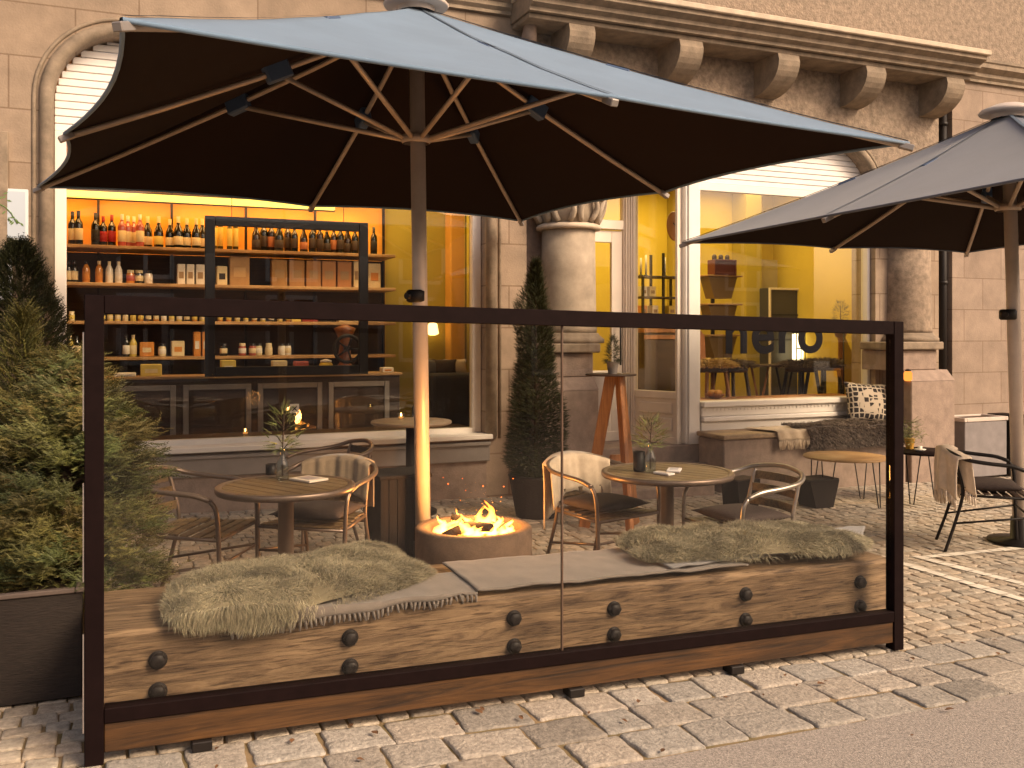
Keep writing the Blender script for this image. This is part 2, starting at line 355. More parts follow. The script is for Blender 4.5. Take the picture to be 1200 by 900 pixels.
bm = BM(); box(bm, O1a, O1b, YF, YF + .38, ZB, .50); build('wall', bm, m_plinth, bld)
spandrel(O1a, O1b, -7, PIERb, O1top, r1, ZS, m_wall)
bm = BM(); box(bm, PIERb, O2a, YF + .2, YF + .38, ZB, O1top - r1 + .003); build('wall', bm, m_plinth, bld)
spandrel(O2a, O2b, PIERb, X(1100), O2top, r2, ZS, m_rough)
bm = BM(); box(bm, O2b, X(1100), YF, YF + .38, ZB, O2top - r2); build('wall', bm, m_pier, bld)
XR0, XR1 = X(1100), X(1116, YF)
bm = BM(); box(bm, XR0, XR1, YF + .12, YF + .38, ZB, ZS); build('wall', bm, m_plinth, bld)
bm = BM(); box(bm, XR1, 22, YF, YF + .38, ZB, ZS); build('wall', bm, stone_blocks('right wall blocks', (0.32, 0.245, 0.19), 0.62, 0.38, 0.006, (0.2, 0.12)), bld)
bm = BM(); box(bm, -7, 22, YF + .01, YF + .38, ZS, 8.2); build('upper_wall', bm, m_rough, bld)
bm = BM(); box(bm, -7, 22, YF + .4, 15, 8.0, 8.2); build('roof', bm, m_plinth, bld)
# narrow grey pilaster strip at the far left
bm = BM(); box(bm, X(-60), X(10), YF - .05, YF, 1.9, Zh(5, 155), .006); build('pilaster', bm, m_trim, bld)
# round mouldings of the openings
def moulding(a, b, top, r, z0, name='window_surround', rad=.055, d=.045, mat=None):
    bm = BM(); ap = arch_pts(a - d, b + d, top + d, r + d)
    pts = [(a - d, z0)] + ap + [(b + d, z0)]
    tube(bm, [(p[0], YF - .01, p[1]) for p in pts], rad, 10); o = build(name, bm, mat or m_trim, bld, True)
    bm = BM(); e = d + rad + .035; ap = arch_pts(a - e, b + e, top + e, r + e)
    tube(bm, [(p[0], YF, p[1]) for p in [(a - e, z0)] + ap + [(b + e, z0)]], .018, 8); build('fillet', bm, mat or m_trim, o, True)
moulding(O1a, O1b, O1top, r1, .5)
moulding(O2a, O2b, O2top, r2, 2.7, rad=.05)
# string course
def course(x0, x1, yo, z, name, mat=m_trim, par=bld):
    """stepped cornice profile along X; yo = how far it stands proud"""
    prof = [(0, 0), (-.25, 0), (-.25, .03), (-.45, .06), (-.45, .10), (-.72, .13), (-.9, .15), (-.9, .20), (-1, .215), (-1, .25), (0, .30)]
    bm = BM(); prism(bm, [(YF + a * yo, z + b) for a, b in prof], x0, x1, 'YZ'); return build(name, bm, mat, par)
bayL, bayR = X(628, YF - .6), atY(1157, 390, YF - .6).x
course(-7, bayL - .004, .16, ZS - .02, 'string_course'); course(bayR + .004, 22, .16, ZS - .02, 'string_course')
# cornice carried on corbels
cz = Zh(1150, 83, YF - .6)
bm = BM(); prof = [(YF, cz), (YF - .46, cz), (YF - .46, cz + .035), (YF - .52, cz + .06), (YF - .52, cz + .10), (YF - .60, cz + .135), (YF - .60, cz + .175), (YF, cz + .24)]
prism(bm, [(a, b) for a, b in prof], bayL, bayR, 'YZ'); cor = build('cornice', bm, m_trim, bld)
bm = BM(); box(bm, bayL - .03, bayR + .03, YF - .64, YF, cz + .178, cz + .235, .008); build('drip_ledge', bm, m_trimlight, cor)
bm = BM(); box(bm, bayL + .02, bayR - .02, YF - .40, YF, cz - .05, cz - .003, .006); build('soffit_board', bm, m_trim, cor)
for px in (668, 797, 912, 1015, 1109):
    p = atY(px, 80, YF - .38); bm = BM(); pr = [(YF, cz - .05), (YF - .40, cz - .05), (YF - .42, cz - .12)]
    for k in range(1, 10):
        t = k / 9 * math.pi / 2; pr.append((YF - .42 * math.cos(t) , cz - .12 - .30 * math.sin(t)))
    prism(bm, pr, p.x - .02, p.x + .25, 'YZ'); build('corbel', bm, m_trim, bld)
# ---- window one (wine shop)
YW = YF + .13
win1 = None
def rect_frame(bm, x0, x1, z0, z1, y, w_, d, bot=None):
    bot = bot or w_
    box(bm, x0, x0 + w_, y, y + d, z0, z1, .004); box(bm, x1 - w_, x1, y, y + d, z0, z1, .004)
    box(bm, x0 + w_ + .001, x1 - w_ - .001, y, y + d, z1 - w_, z1, .004); box(bm, x0 + w_ + .001, x1 - w_ - .001, y, y + d, z0, z0 + bot, .004)
zsh1 = Zh(66, 153, YW)
bm = BM(); rect_frame(bm, O1a + .005, O1b - .005, .52, zsh1, YW, .085, .09, .07)
w1 = build('shop_window', bm, m_white, bld)
bm = BM(); box(bm, O1a + .09, O1b - .09, YW + .04, YW + .048, .59, zsh1 - .085); build('window_pane', bm, m_glassw, w1)
def shutter(x0, x1, z0, z1, y, r=None, top=None):
    bm = BM(); z = z0; n = 0
    if r:
        while z < z1 - .01:
            h = min(.062, z1 - z); zc = z + h / 2; dz = zc - (top - r)
            ins = 0 if dz <= 0 else r - math.sqrt(max(0, r * r - dz * dz))
            box(bm, x0 + ins, x1 - ins, y, y + .03, z, z + h - .006, .005); z += .062
    else:
        while z < z1: box(bm, x0, x1, y, y + .03, z, z + .056, .005); z += .062
    box(bm, x0, x1, y + .03, y + .04, z0, (top - r) if r else z1)
    return build('roller_shutter', bm, m_shut, bld)
shutter(O1a + .004, O1b - .004, zsh1 + .004, O1top - .01, YW + .02, r1, O1top)
bm = BM(); box(bm, O1a - .02, O1b + .03, YF - .10, YW, .50, .545, .006); build('window_sill', bm, m_white, bld)
bm = BM(); box(bm, O1a - .01, O1b + .02, YF - .045, YF - .002, .29, .47, .006); box(bm, O1a - .01, O1b + .02, YF - .075, YF - .046, .44, .475, .006); build('sill_apron', bm, m_grey, bld)
# ---- columns
def column(px, ped, pli, name='column', m_col=m_col):
    base = atY(px, 390, YF - .02); cx, cy = base.x, YF - .02
    zb = 1.50; rad = .275
    bm = BM(); lathe(bm, [(rad * 1.0, zb + .0), (rad * 1.02, zb + .04), (rad, zb + .08), (rad * .97, zb + .6), (rad * .95, 2.50)], 40, (cx, cy, 0)); o = build(name, bm, m_col, bld, False)
    bm = BM(); lathe(bm, [(rad * .96, 2.50), (rad * 1.14, 2.505), (rad * 1.16, 2.53), (rad * 1.10, 2.55), (rad * 1.0, 2.56)], 40, (cx, cy, 0)); build('collar', bm, m_trimlight, o)
    bm = BM(); lathe(bm, [(rad * .98, 2.56), (rad * 1.04, 2.66), (rad * 1.2, 2.86), (rad * 1.42, 2.98), (rad * 1.45, 3.02), (rad * 1.45, 3.3)], 40, (cx, cy, 0))
    for k in range(16):                                    # carved leaves and volutes
        a = 2 * math.pi * k / 16; ca, sa = math.cos(a), math.sin(a); pts = []
        for t in range(8):
            tt = t / 7; rr = rad * (1.04 + .26 * tt + .10 * math.sin(tt * 3.1)); sw = .10 * math.sin(tt * 5) * (1 if k % 2 else -1)
            pts.append((cx + rr * math.cos(a + sw), cy + rr * math.sin(a + sw), 2.57 + .30 * tt))
        tube(bm, pts, [.026, .03, .032, .03, .026, .022, .018, .012], 6)
        q = Vector((cx + rad * 1.22 * ca, cy + rad * 1.22 * sa, 2.80)); tn = Vector((-sa, ca, 0)); sp = []
        for t in range(14):
            th = t * .6; rr = .052 * (1 - t / 16); sp.append(q + tn * (rr * math.cos(th)) + Vector((0, 0, rr * math.sin(th))) + Vector((ca, sa, 0)) * (.01 + .002 * t))
        tube(bm, sp, .012, 5)
    build('capital', bm, m_col, o)
    bm = BM(); lathe(bm, [(rad * 1.28, zb - .10), (rad * 1.28, zb - .06), (rad * 1.2, zb - .045), (rad * 1.1, zb - .02), (rad * 1.06, zb)], 40, (cx, cy, 0))
    box(bm, ped[0] - .05, ped[1] + .05, cy - rad * 1.32, cy + .1, zb - .19, zb - .101, .012); build('column_base', bm, m_trim, o)
    bm = BM(); box(bm, ped[0], ped[1], cy - rad * 1.1, YF + .1, 1.08, zb - .191, .01)
    box(bm, pli[0], pli[1], cy - rad * 1.5, YF + .1, ZB, .96, .01)
    pr = [(cy - rad * 1.5, .961), (cy - rad * 1.1, 1.079), (YF + .1, 1.079), (YF + .1, .961)]
    prism(bm, pr, pli[0], pli[1], 'YZ'); build('pedestal', bm, m_plinth, o)
    return o
column(666, (X(642, 8), X(694, 8)), (X(636, 7.9), X(700, 7.9))); column(1062, (X(1040, 8), X(1096, 8)), (X(1068, 7.87), X(1119, 7.87)), m_col=M('stained brown column', (0.29, 0.22, 0.16), .88, var=(13, .5), bump=(60, .6, .006)))
# ---- entrance: steps, door, splayed side light
dzf = .33
bm = BM(); box(bm, O2a - .35, X(829, 8.3) , YF + .05, 9.4, -.3, dzf, .012); build('landing', bm, m_plinth, bld)
bm = BM(); box(bm, O2a - .35, X(829, 8.1) - .004, YF - .22, YF + .046, -.4, .16, .015); build('step', bm, m_plinth, bld)
bm = BM(); box(bm, O2a - .35, X(829, 7.95) - .01, YF - .50, YF - .224, -.4, .0, .015); build('step', bm, m_plinth, bld)
YD = 8.95; xdr = X(742, YD)
bm = BM(); rect_frame(bm, O2a - .4, xdr - .02, dzf, 3.3, YD, .10, .08); 
box(bm, O2a - .29, xdr - .13, YD - .02, YD + .08, 2.62, 2.72, .006)
for i in range(3): box(bm, xdr - .105 + i * .03, xdr - .09 + i * .03, YD - .03, YD, dzf, 3.3, .004)
fr_ = build('door_frame', bm, m_white2, bld)
bm = BM(); xa, xb = X(655, YD), xdr - .125
rect_frame(bm, xa, xb, dzf + .01, 2.61, YD + .02, .13, .05, .75); box(bm, xa + .17, xb - .17, YD + .005, YD + .03, dzf + .14, dzf + .60, .02)
dr = build('door', bm, m_white2, bld)
bm = BM(); box(bm, xa + .13, xb - .13, YD + .04, YD + .046, dzf + .76, 2.48); build('door_pane', bm, m_glassw, dr)
bm = BM(); tube(bm, [(xb - .06, YD - .05, 1.15), (xb - .06, YD - .05, 1.65)], .011); tube(bm, [(xb - .06, YD - .05, 1.2), (xb - .06, YD + .02, 1.2)], .008); tube(bm, [(xb - .06, YD - .05, 1.6), (xb - .06, YD + .02, 1.6)], .008); build('handle', bm, m_iron, dr)
bm = BM(); box(bm, O2a - .29, xdr - .13, YD + .04, YD + .046, 2.73, 3.2); build('fanlight_pane', bm, m_glassw, fr_)
# splayed side light
pA, pB = Vector((xdr, YD + .02, 0)), Vector((X(799, 8.36), 8.40, 0)); dv = (pB - pA); LS = dv.length
mt = Matrix.Translation(pA) @ Matrix.Rotation(math.atan2(dv.y, dv.x), 4, 'Z')
bm = BM()
for a in ((0, .05, dzf, 3.4), (LS - .03, LS, dzf, 3.4)): box(bm, a[0], a[1], -.04, .04, a[2], a[3], .004, mt)
box(bm, .051, LS - .031, -.03, .03, .80, .88, .006, mt); box(bm, .051, LS - .031, -.015, .02, .40, .80, .002, mt); box(bm, .051, LS - .031, -.035, .035, .33, .40, .004, mt)
box(bm, .10, LS - .08, -.03, -.016, .46, .60, .008, mt); box(bm, .10, LS - .08, -.03, -.016, .64, .76, .008, mt)
box(bm, .051, LS - .031, -.03, .03, 3.3, 3.4, .004, mt)
sl_ = build('side_light', bm, m_white2, bld)
bm = BM(); box(bm, .05, LS - .03, -.004, .004, .88, 3.3, 0, mt); build('side_pane', bm, m_glassw, sl_)
# window two
xm = X(800, YW - .03)
zs2 = Zh(815, 219, YW); wx0, wx1 = X(816, YW), X(1013, YW)
bm = BM(); box(bm, xm, wx0, YW - .08, YW + .08, dzf, 3.4, .01); box(bm, xm + .03, wx0 - .03, YW - .10, YW - .081, dzf, 3.4, .006)
box(bm, wx1, O2b, YW - .05, YW + .06, .5, 3.4, .008); box(bm, wx0 + .001, wx1 - .001, YW, YW + .06, zs2 - .03, zs2 + .05, .004)
w2 = build('shop_window', bm, m_white, bld)
zw = Zh(820, 470, YW)
bm = BM(); box(bm, wx0 + .001, O2b, YW - .14, YW + .06, zw - .06, zw, .008); box(bm, wx0 + .001, O2b, YW - .10, YW + .05, zw - .16, zw - .062, .008)
for i in range(46): box(bm, wx0 + .04 + i * .05, wx0 + .065 + i * .05, YW - .107, YW - .099, zw - .10, zw - .075)
box(bm, wx0 + .001, O2b, YW - .13, YW + .05, zw - .215, zw - .162, .012); box(bm, wx0 + .001, O2b, YW - .09, YW + .05, .2, zw - .217, .006)
build('window_sill', bm, m_white, w2)
bm = BM(); box(bm, wx0, wx1, YW + .02, YW + .028, zw, zs2 - .03); build('window_pane', bm, m_glassw, w2)
shutter(wx0 - .12, O2b - .02, zs2 + .052, O2top + .06, YW + .01)
# lettering on the glass of window two
def text_mesh(body, size, depth):
    cu = bpy.data.curves.new('lettering', 'FONT'); cu.body = body; cu.size = size; cu.extrude = depth; cu.offset = size * .022; cu.space_character = 1.08
    o = bpy.data.objects.new('lettering', cu); C.objects.link(o); dg = bpy.context.evaluated_depsgraph_get(); me = bpy.data.meshes.new_from_object(o.evaluated_get(dg))
    bpy.data.objects.remove(o); return me
me = text_mesh('nero', .52, .0015); lt = link('window_lettering', me, M('dark grey window film', (0.012, 0.012, 0.016), 0.7, spec=.1), w2)
p0 = atY(848, 413, YW - .004); lt.location = p0; lt.rotation_euler = (R(90), 0, 0)
wdt = max(v.co.x for v in me.vertices); p1 = atY(964, 413, YW - .004); lt.scale = ((p1.x - p0.x) / wdt,) * 3
# drain pipes
def pipe(px, z0, z1, Y, name, r=.045):
    p = atY(px, 390, Y); t = thing(name, (p.x, Y, 0), 0, '', 'drainpipe'); bm = BM(); tube(bm, [(0, 0, z0), (0, 0, z1)], r, 14); build('pipe', bm, m_iron if name else m_iron, t)
    for z in (z0 + .9, (z0 + z1) / 2, z1 - .5):
        bm = BM(); lathe(bm, [(r + .002, -.02), (r + .012, -.018), (r + .012, .018), (r + .002, .02)], 14, (0, 0, z), False); build('bracket', bm, m_iron, t)
    return t
pipe(1105, -.3, 4.5, YF + .06, 'drainpipe')['label'] = 'dark drainpipe running down the recess to the right of the far column'
pt = atY(622, 390, YF - .18)
t = thing('drainpipe', (pt.x, YF - .07, 0), 0, 'brown drainpipe coming down the wall at the left end of the cornice', 'drainpipe')
bm = BM(); tube(bm, sm([(0, -.10, 8), (0, -.10, 4.55), (0, -.09, 4.4), (0, .0, 4.25), (0, .02, 4.1), (0, .02, 3.2)]), .06, 14); build('pipe', bm, m_plinth, t)
bm = BM(); lathe(bm, [(.061, -.03), (.08, -.028), (.08, .028), (.061, .03)], 14, (0, -.10, 4.8), False); build('bracket', bm, m_iron, t)
# ================================================================== SHOP ROOMS
zf = .33
def wallbox(x0, x1, y0, y1, z0, z1, mat, name='interior_wall'):
    bm = BM(); box(bm, x0, x1, y0, y1, z0, z1); return build(name, bm, mat, bld)
xs_end = X(452, 10.0)
wallbox(-2.2, xs_end + .05, 10.2, 10.3, zf, 3.7, m_ochre); wallbox(xs_end + .05, X(640, 9.6), 10.21, 10.3, zf, 3.7, m_olive)
wallbox(-2.3, -2.2, YF + .38, 10.3, zf, 3.7, m_ochre)
XP = X(625, 8.9)
wallbox(XP - .1, XP, YF + .38, 10.21, zf, 3.7, m_olive)
wallbox(-2.3, XP, YF + .38, 10.3, zf - .06, zf, m_floor, 'interior_floor'); wallbox(-2.3, XP, YF + .24, 10.3, 3.7, 3.8, m_ceil, 'ceiling')
wallbox(XP, 9.3, 11.6, 11.7, zf, 3.6, m_yellow); wallbox(9.2, 9.3, YF + .38, 11.6, zf, 3.6, m_yellow); wallbox(XP + .002, XP + .1, YD + .1, 11.6, zf, 3.6, m_yellow)
wallbox(XP, 9.3, YD + .1, 11.7, zf - .06, zf, wood('oak shop floor', (.2, .09, .03), (.4, .2, .08)), 'interior_floor')
wallbox(xm, 9.3, YF + .385, YD + .098, zf - .05, zf + .003, m_orange, 'interior_floor'); wallbox(XP, 9.3, YF + .24, 11.7, 3.6, 3.7, m_ceil, 'ceiling')
wallbox(X(786, 11.5), X(800, 11.5), 11.35, 11.59, zf, 3.6, m_olive); wallbox(X(872, 11.3), X(890, 11.3), 11.25, 11.59, zf, 3.6, m_olive, 'pillar'); wallbox(X(936, 11.3), X(944, 11.3), 11.3, 11.59, zf, 3.6, m_grey, 'pillar'); wallbox(X(891, 11.5), X(935, 11.5), 11.5, 11.59, 1.9, 2.6, M('pale board', (.5, .42, .24), .8), 'wall_panel'); wallbox(X(945, 11.5), X(985, 11.5), 11.5, 11.59, 1.9, 2.6, M('pale board', (.5, .42, .24), .8), 'wall_panel')
# warm lamps of the shops, and an added shelf fill
def area(name, loc, sx, sy, e, col, rot=(0, 0, 0)):
    l = bpy.data.lights.new(name, 'AREA'); l.shape = 'RECTANGLE'; l.size = sx; l.size_y = sy; l.energy = e; l.color = col
    o = bpy.data.objects.new(name, l); C.objects.link(o); o.location = loc; o.rotation_euler = rot; return o
WARM = (1, .62, .22)
m_led = emission('warm led strip', (1, .62, .10), 1.6)
Zled = Zh(72, 230, 9.75)
t = thing('strip_light', (0, 0, 0), 0, 'long glowing yellow strip light along the top of the wine shelves', 'strip light')
bm = BM(); box(bm, -.9, X(392, 9.75), 9.72, 9.78, Zled, Zled + .06); build('diffuser', bm, m_led, t)
bm = BM(); box(bm, -.92, X(394, 9.75), 9.79, 9.83, Zled - .01, Zled + .09, .004); build('housing', bm, m_dwood, t)
area('shelf_strip_and_fill', (.8, 9.98, Zled + .04), 3.4, .08, 12, (1, .42, .08), (R(8), 0, 0))
area('shelf_strip_and_fill', (.9, 9.15, 3.3), 3.2, .12, 17, (1, .50, .16), (R(38), 0, 0))  # added fill with no fixture, brightens the lower shelves from the front
area('shop_lamp', (2.6, 9.4, 3.6), 1.2, .6, 15, (1, .72, .30))
area('shop_lamp', (6.2, 10.3, 3.55), 2.6, 1.4, 55, (1, .70, .25))
area('shop_lamp', (8.2, 10.6, 3.55), 1.2, 1.4, 14, (1, .70, .25))
# ---- shelving
su = thing('wine_shelves', (0, 9.55, zf), 0, 'tall wall shelving with honey coloured boards full of bottles, packets and jars', 'shelves')
SZ = [Zh(72, 287, 9.75), Zh(72, 331, 9.75), Zh(72, 376, 9.75), Zh(150, 418, 9.75)]
for z in SZ:
    bm = BM(); box(bm, -.9, xs_end, 0.05, .6, z - zf - .03, z - zf, .003); build('shelf', bm, m_shelf, su)
bm = BM(); box(bm, -.9, xs_end, .605, .64, 0, SZ[0] - zf - .033, 0); build('back_panel', bm, m_dwood, su)
for px in (30, 115, 202, 290, 372, 453):
    x = X(px, 10.0); bm = BM(); box(bm, x - .012, x + .012, .56, .60, 0, 2.85, .002); build('upright', bm, m_iron, su)
# ---- bottles
def bottle_proto(kind, gcol, lcol, fcol):
    t = thing('wine_bottle', (0, 0, 0), 0, 'x', 'bottle')
    mg = M('bottle glass %s' % (gcol,), gcol, 0.12, spec=.8); ml = M('bottle label %s' % (lcol,), lcol, 0.7); mf = M('foil %s' % (fcol,), fcol, 0.4)
    if kind == 'bordeaux': pr = [(.001, 0), (.036, 0), (.038, .008), (.038, .185), (.034, .205), (.017, .232), (.0145, .25), (.0145, .30), (.001, .302)]; lab = (.045, .15, .0385); fo = (.25, .305, .0155)
    elif kind == 'burgundy': pr = [(.001, 0), (.041, 0), (.043, .01), (.043, .14), (.037, .175), (.022, .21), (.015, .245), (.0145, .295), (.001, .297)]; lab = (.03, .11, .0435); fo = (.235, .30, .0165)
    elif kind == 'slim': pr = [(.001, 0), (.026, 0), (.028, .008), (.028, .21), (.022, .24), (.012, .265), (.012, .31), (.001, .312)]; lab = (.04, .22, .0285); fo = (.275, .315, .013)
    elif kind == 'jar': pr = [(.001, 0), (.034, 0), (.037, .01), (.037, .085), (.028, .10), (.028, .115), (.001, .116)]; lab = (.025, .075, .0375); fo = (.098, .125, .031)
    else: pr = [(.001, 0), (.032, 0), (.034, .01), (.034, .13), (.02, .165), (.014, .175), (.014, .20), (.001, .202)]; lab = (.025, .11, .0345); fo = (.178, .21, .016)
    bm = BM(); lathe(bm, pr, 14, cap=False); build('bottle_body', bm, mg, t, True)
    bm = BM(); r = lab[2]; lathe(bm, [(r - .001, lab[0]), (r, lab[0] + .001), (r, lab[1] - .001), (r - .001, lab[1])], 14, cap=False); build('paper_label', bm, ml, t, True)
    bm = BM(); r = fo[2]; lathe(bm, [(r, fo[0]), (r, fo[1]), (.001, fo[1] + .001)], 12, cap=False); build('cap', bm, mf, t, True)
    return t
G0 = (.008, .009, .005); CR = (.75, .62, .35); YL = (.72, .55, .12); RD = (.35, .01, .012); BK = (.012, .01, .01); RS = (.45, .10, .07); WH = (.8, .74, .6); OR = (.6, .24, .04)
protos = {}
ORD = ['first', 'second', 'third', 'fourth', 'fifth', 'sixth', 'seventh', 'eighth', 'ninth', 'tenth', 'eleventh', 'twelfth', 'thirteenth', 'fourteenth', 'fifteenth', 'sixteenth', 'seventeenth', 'eighteenth', 'nineteenth', 'twentieth', 'twenty-first', 'twenty-second', 'twenty-third', 'twenty-fourth', 'twenty-fifth', 'twenty-sixth', 'twenty-seventh', 'twenty-eighth', 'twenty-ninth', 'thirtieth', 'thirty-first', 'thirty-second', 'thirty-third', 'thirty-fourth', 'thirty-fifth']
def put(px, z, kind, gc, lc, fc, lab, grp, name='wine_bottle', cat='bottle', Y=9.75, sc=1.0):
    key = (kind, gc, lc, fc); x = X(px, Y)
    if key not in protos: o = protos[key] = bottle_proto(*key); o.location = (x, Y, z)
    else: o = dup(protos[key], (x, Y, z))
    o.name = name; o['label'] = lab; o['category'] = cat; o['group'] = grp; o.scale = (sc,) * 3; o.rotation_euler.z = random.uniform(0, 6); return o
A = []
for px in (85, 92): A.append((px, 'bordeaux', G0, CR, BK, 'dark bottle with cream label'))
A.append((112, 'bordeaux', G0, BK, BK, 'tall black bottle with dark label'))
for px in (121, 131): A.append((px, 'bordeaux', G0, RD, RD, 'dark bottle with red label and red cap'))
for px in (143, 150, 157, 164): A.append((px, 'bordeaux', RS, CR, WH, 'rose bottle with pale label and white cap'))
for px in (173, 186, 199, 209, 219, 230, 237): A.append((px, 'burgundy', G0, CR if px != 186 else YL, CR, 'round shouldered dark bottle with pale label'))
for px in (251, 258, 269, 276): A.append((px, 'slim', (.05, .04, .01), YL, YL, 'slim bottle with long yellow label'))
for k, px in enumerate((300, 309, 318, 327, 337, 345, 356, 366, 375, 383, 391, 399, 407, 416)): A.append((px, 'bordeaux' if k % 3 else 'burgundy', G0 if k % 2 else (.03, .015, .006), (.4, .14, .05) if k % 4 == 2 else (.05, .03, .02), (.3, .16, .06) if k % 2 else BK, 'dark bottle behind the frame'))
A.append((438, 'bordeaux', G0, BK, BK, 'lone dark bottle near the right end'))
for i, (px, k, gc, lc, fc, d) in enumerate(A):
    put(px, SZ[0], k, gc, lc, fc, '%s, %s from the left on the top shelf' % (d, ORD[i]), 'bottles on the top shelf', Y=9.75 + random.uniform(-.07, .07), sc=random.uniform(.93, 1.06))
B = [(80, 'small', G0, CR, BK, 'little dark bottle with cream label'), (87, 'small', G0, CR, BK, 'little dark bottle with cream label'), (101, 'small', OR, OR, BK, 'orange bottle'), (116, 'small', OR, OR, CR, 'orange bottle'),
     (128, 'small', WH, WH, CR, 'white bottle'), (139, 'small', WH, WH, CR, 'white bottle'), (153, 'jar', OR, RS, CR, 'small jar with reddish label'), (163, 'jar', G0, CR, CR, 'small jar with cream label'), (174, 'jar', WH, WH, BK, 'wide pale jar')]
for i, (px, k, gc, lc, fc, d) in enumerate(B):
    put(px, SZ[1], k, gc, lc, fc, '%s, %s from the left on the second shelf' % (d, ORD[i]), 'bottles and jars on the second shelf', 'shelf_bottle' if k != 'jar' else 'jar', 'bottle' if k != 'jar' else 'jar', sc=1.0 if k != 'jar' else 1.05)
i = 0
for px in list(range(84, 240, 9)) + list(range(258, 345, 10)):
    if px in (93, 102): continue
    gc = random.choice([CR, YL, G0, OR]); put(px, SZ[2], 'jar', gc, random.choice([CR, WH, YL]), random.choice([WH, CR, YL]), 'small preserve jar, %s from the left on the third shelf' % ORD[i], 'jars on the third shelf', 'jar', 'jar', sc=.72); i += 1
for i, (px, gc) in enumerate(((82, YL), (90, G0), (148, G0), (156, YL), (190, CR), (262, G0), (284, RS), (296, RS), (303, CR), (315, CR), (330, WH), (337, WH))):
    put(px, SZ[3], 'jar' if i > 3 else 'small', gc, CR if i % 2 else WH, BK if i % 3 else CR, '%s, %s from the left on the lowest shelf' % ('small dark capped bottle' if i < 4 else 'squat jar', ORD[i]), 'jars on the lowest shelf', 'jar', 'jar', sc=1.0)
def packet(px0, px1, z, h, col, lab, cat='packet', name='packet', Y=9.75, dep=.12, top=None, grp=None, band=None):
    x0, x1 = X(px0, Y), X(px1, Y); t = thing(name, ((x0 + x1) / 2, Y, z), random.uniform(-.05, .05), lab, cat, grp); w_ = (x1 - x0) / 2 - .004
    bm = BM(); box(bm, -w_, w_, -dep / 2, dep / 2, .0005, h, .006); build('carton', bm, M('card %s' % (col,), col, .75, var=(9, .2)), t)
    bm = BM(); box(bm, -w_ * .6, w_ * .6, -dep / 2 - .003, -dep / 2 - .0005, h * .3, h * .62); build('paper_label', bm, M('card %s' % (band or (.3, .2, .1),), band or (.3, .2, .1), .75), t)
    return t
KR = (.42, .25, .10)
for i, (a, b) in enumerate(((207, 217), (218, 228), (229, 240))): packet(a, b, SZ[1], .20, WH, 'white carton, %s of the three beside the black frame' % ORD[i], 'carton', 'carton', grp='white cartons')
packet(253, 266, SZ[1], .19, CR, 'small patterned cream carton just inside the black frame', 'carton', 'carton', band=BK)
packet(268, 292, SZ[1], .29, KR, 'big brown paper packet standing alone on the second shelf', band=(.5, .33, .15))
for i, (a, b) in enumerate(((317, 336), (337, 356), (357, 375), (376, 393), (394, 411))): packet(a, b, SZ[1], .27, (.36 + .02 * i, .20, .07), 'brown kraft paper bag, %s in the row of five on the second shelf' % ORD[i], 'paper bag', 'paper_bag', grp='brown bags on the second shelf')
packet(413, 420, SZ[1], .28, CR, 'narrow cream carton at the end of the row of brown bags', 'carton', 'carton'); packet(430, 445, SZ[1], .26, CR, 'tall cream and orange carton right of the black frame', 'carton', 'carton', band=OR)
packet(340, 352, SZ[2] , .12, YL, 'yellow packet on the third shelf beside the red one'); packet(353, 372, SZ[2], .10, (.3, .03, .02), 'red packet on the third shelf'); packet(395, 421, SZ[2], .05, CR, 'flat cream box on the third shelf', 'box', 'flat_box'); packet(430, 452, SZ[2], .06, CR, 'flat pale box at the right end of the third shelf', 'box', 'flat_box')
packet(163, 181, SZ[3], .14, OR, 'orange carton on the lowest shelf', 'carton', 'carton', band=CR); packet(200, 216, SZ[3], .15, CR, 'striped carton on the lowest shelf', 'carton', 'carton', band=OR)
packet(226, 235, SZ[3], .24, OR, 'tall white and orange carton, left one of the pair by the frame', 'carton', 'carton', band=WH); packet(236, 246, SZ[3], .24, OR, 'tall white and orange carton, right one of the pair by the frame', 'carton', 'carton', band=WH)
# ---- counter with things on it
zc_ = Zh(200, 441, 9.1)
ct = thing('shop_counter', (0, 9.05, zf), 0, 'dark shop counter with pale edge below the shelves', 'counter')
cx0, cx1 = -.9, X(470, 9.1)
bm = BM(); box(bm, cx0, cx1, 0, .42, zc_ - zf - .025, zc_ - zf, .004); build('counter_top', bm, m_shelf, ct)
bm = BM(); box(bm, cx0 + .02, cx1 - .02, .03, .40, 0, zc_ - zf - .026, .004); build('cabinet', bm, m_dwood, ct)
for i in range(5):
    a = cx0 + .1 + i * (cx1 - cx0 - .2) / 5; bm = BM(); rect_frame(bm, a + .03, a + (cx1 - cx0 - .2) / 5 - .03, .08, zc_ - zf - .08, .012, .05, .016); build('cabinet_door', bm, m_grey, ct)
CY = 9.2
packet(133, 160, zc_, .035, WH, 'stack of white papers on the left of the counter', 'papers', 'paper_stack', Y=CY, dep=.18, band=(.5, .5, .5)); packet(164, 190, zc_, .11, YL, 'yellow carton on the counter', 'carton', 'carton', Y=CY, band=CR)
packet(258, 276, zc_, .14, YL, 'yellow packet leaning inside the lower left corner of the frame', Y=CY, band=WH); packet(318, 336, zc_, .13, CR, 'pale patterned packet on the counter', Y=CY, band=YL)
packet(344, 361, zc_, .12, RS, 'pink packet on the counter', Y=CY, band=CR); packet(446, 460, zc_, .05, WH, 'small white tub at the right end of the counter', 'tub', 'tub', Y=CY, band=OR)
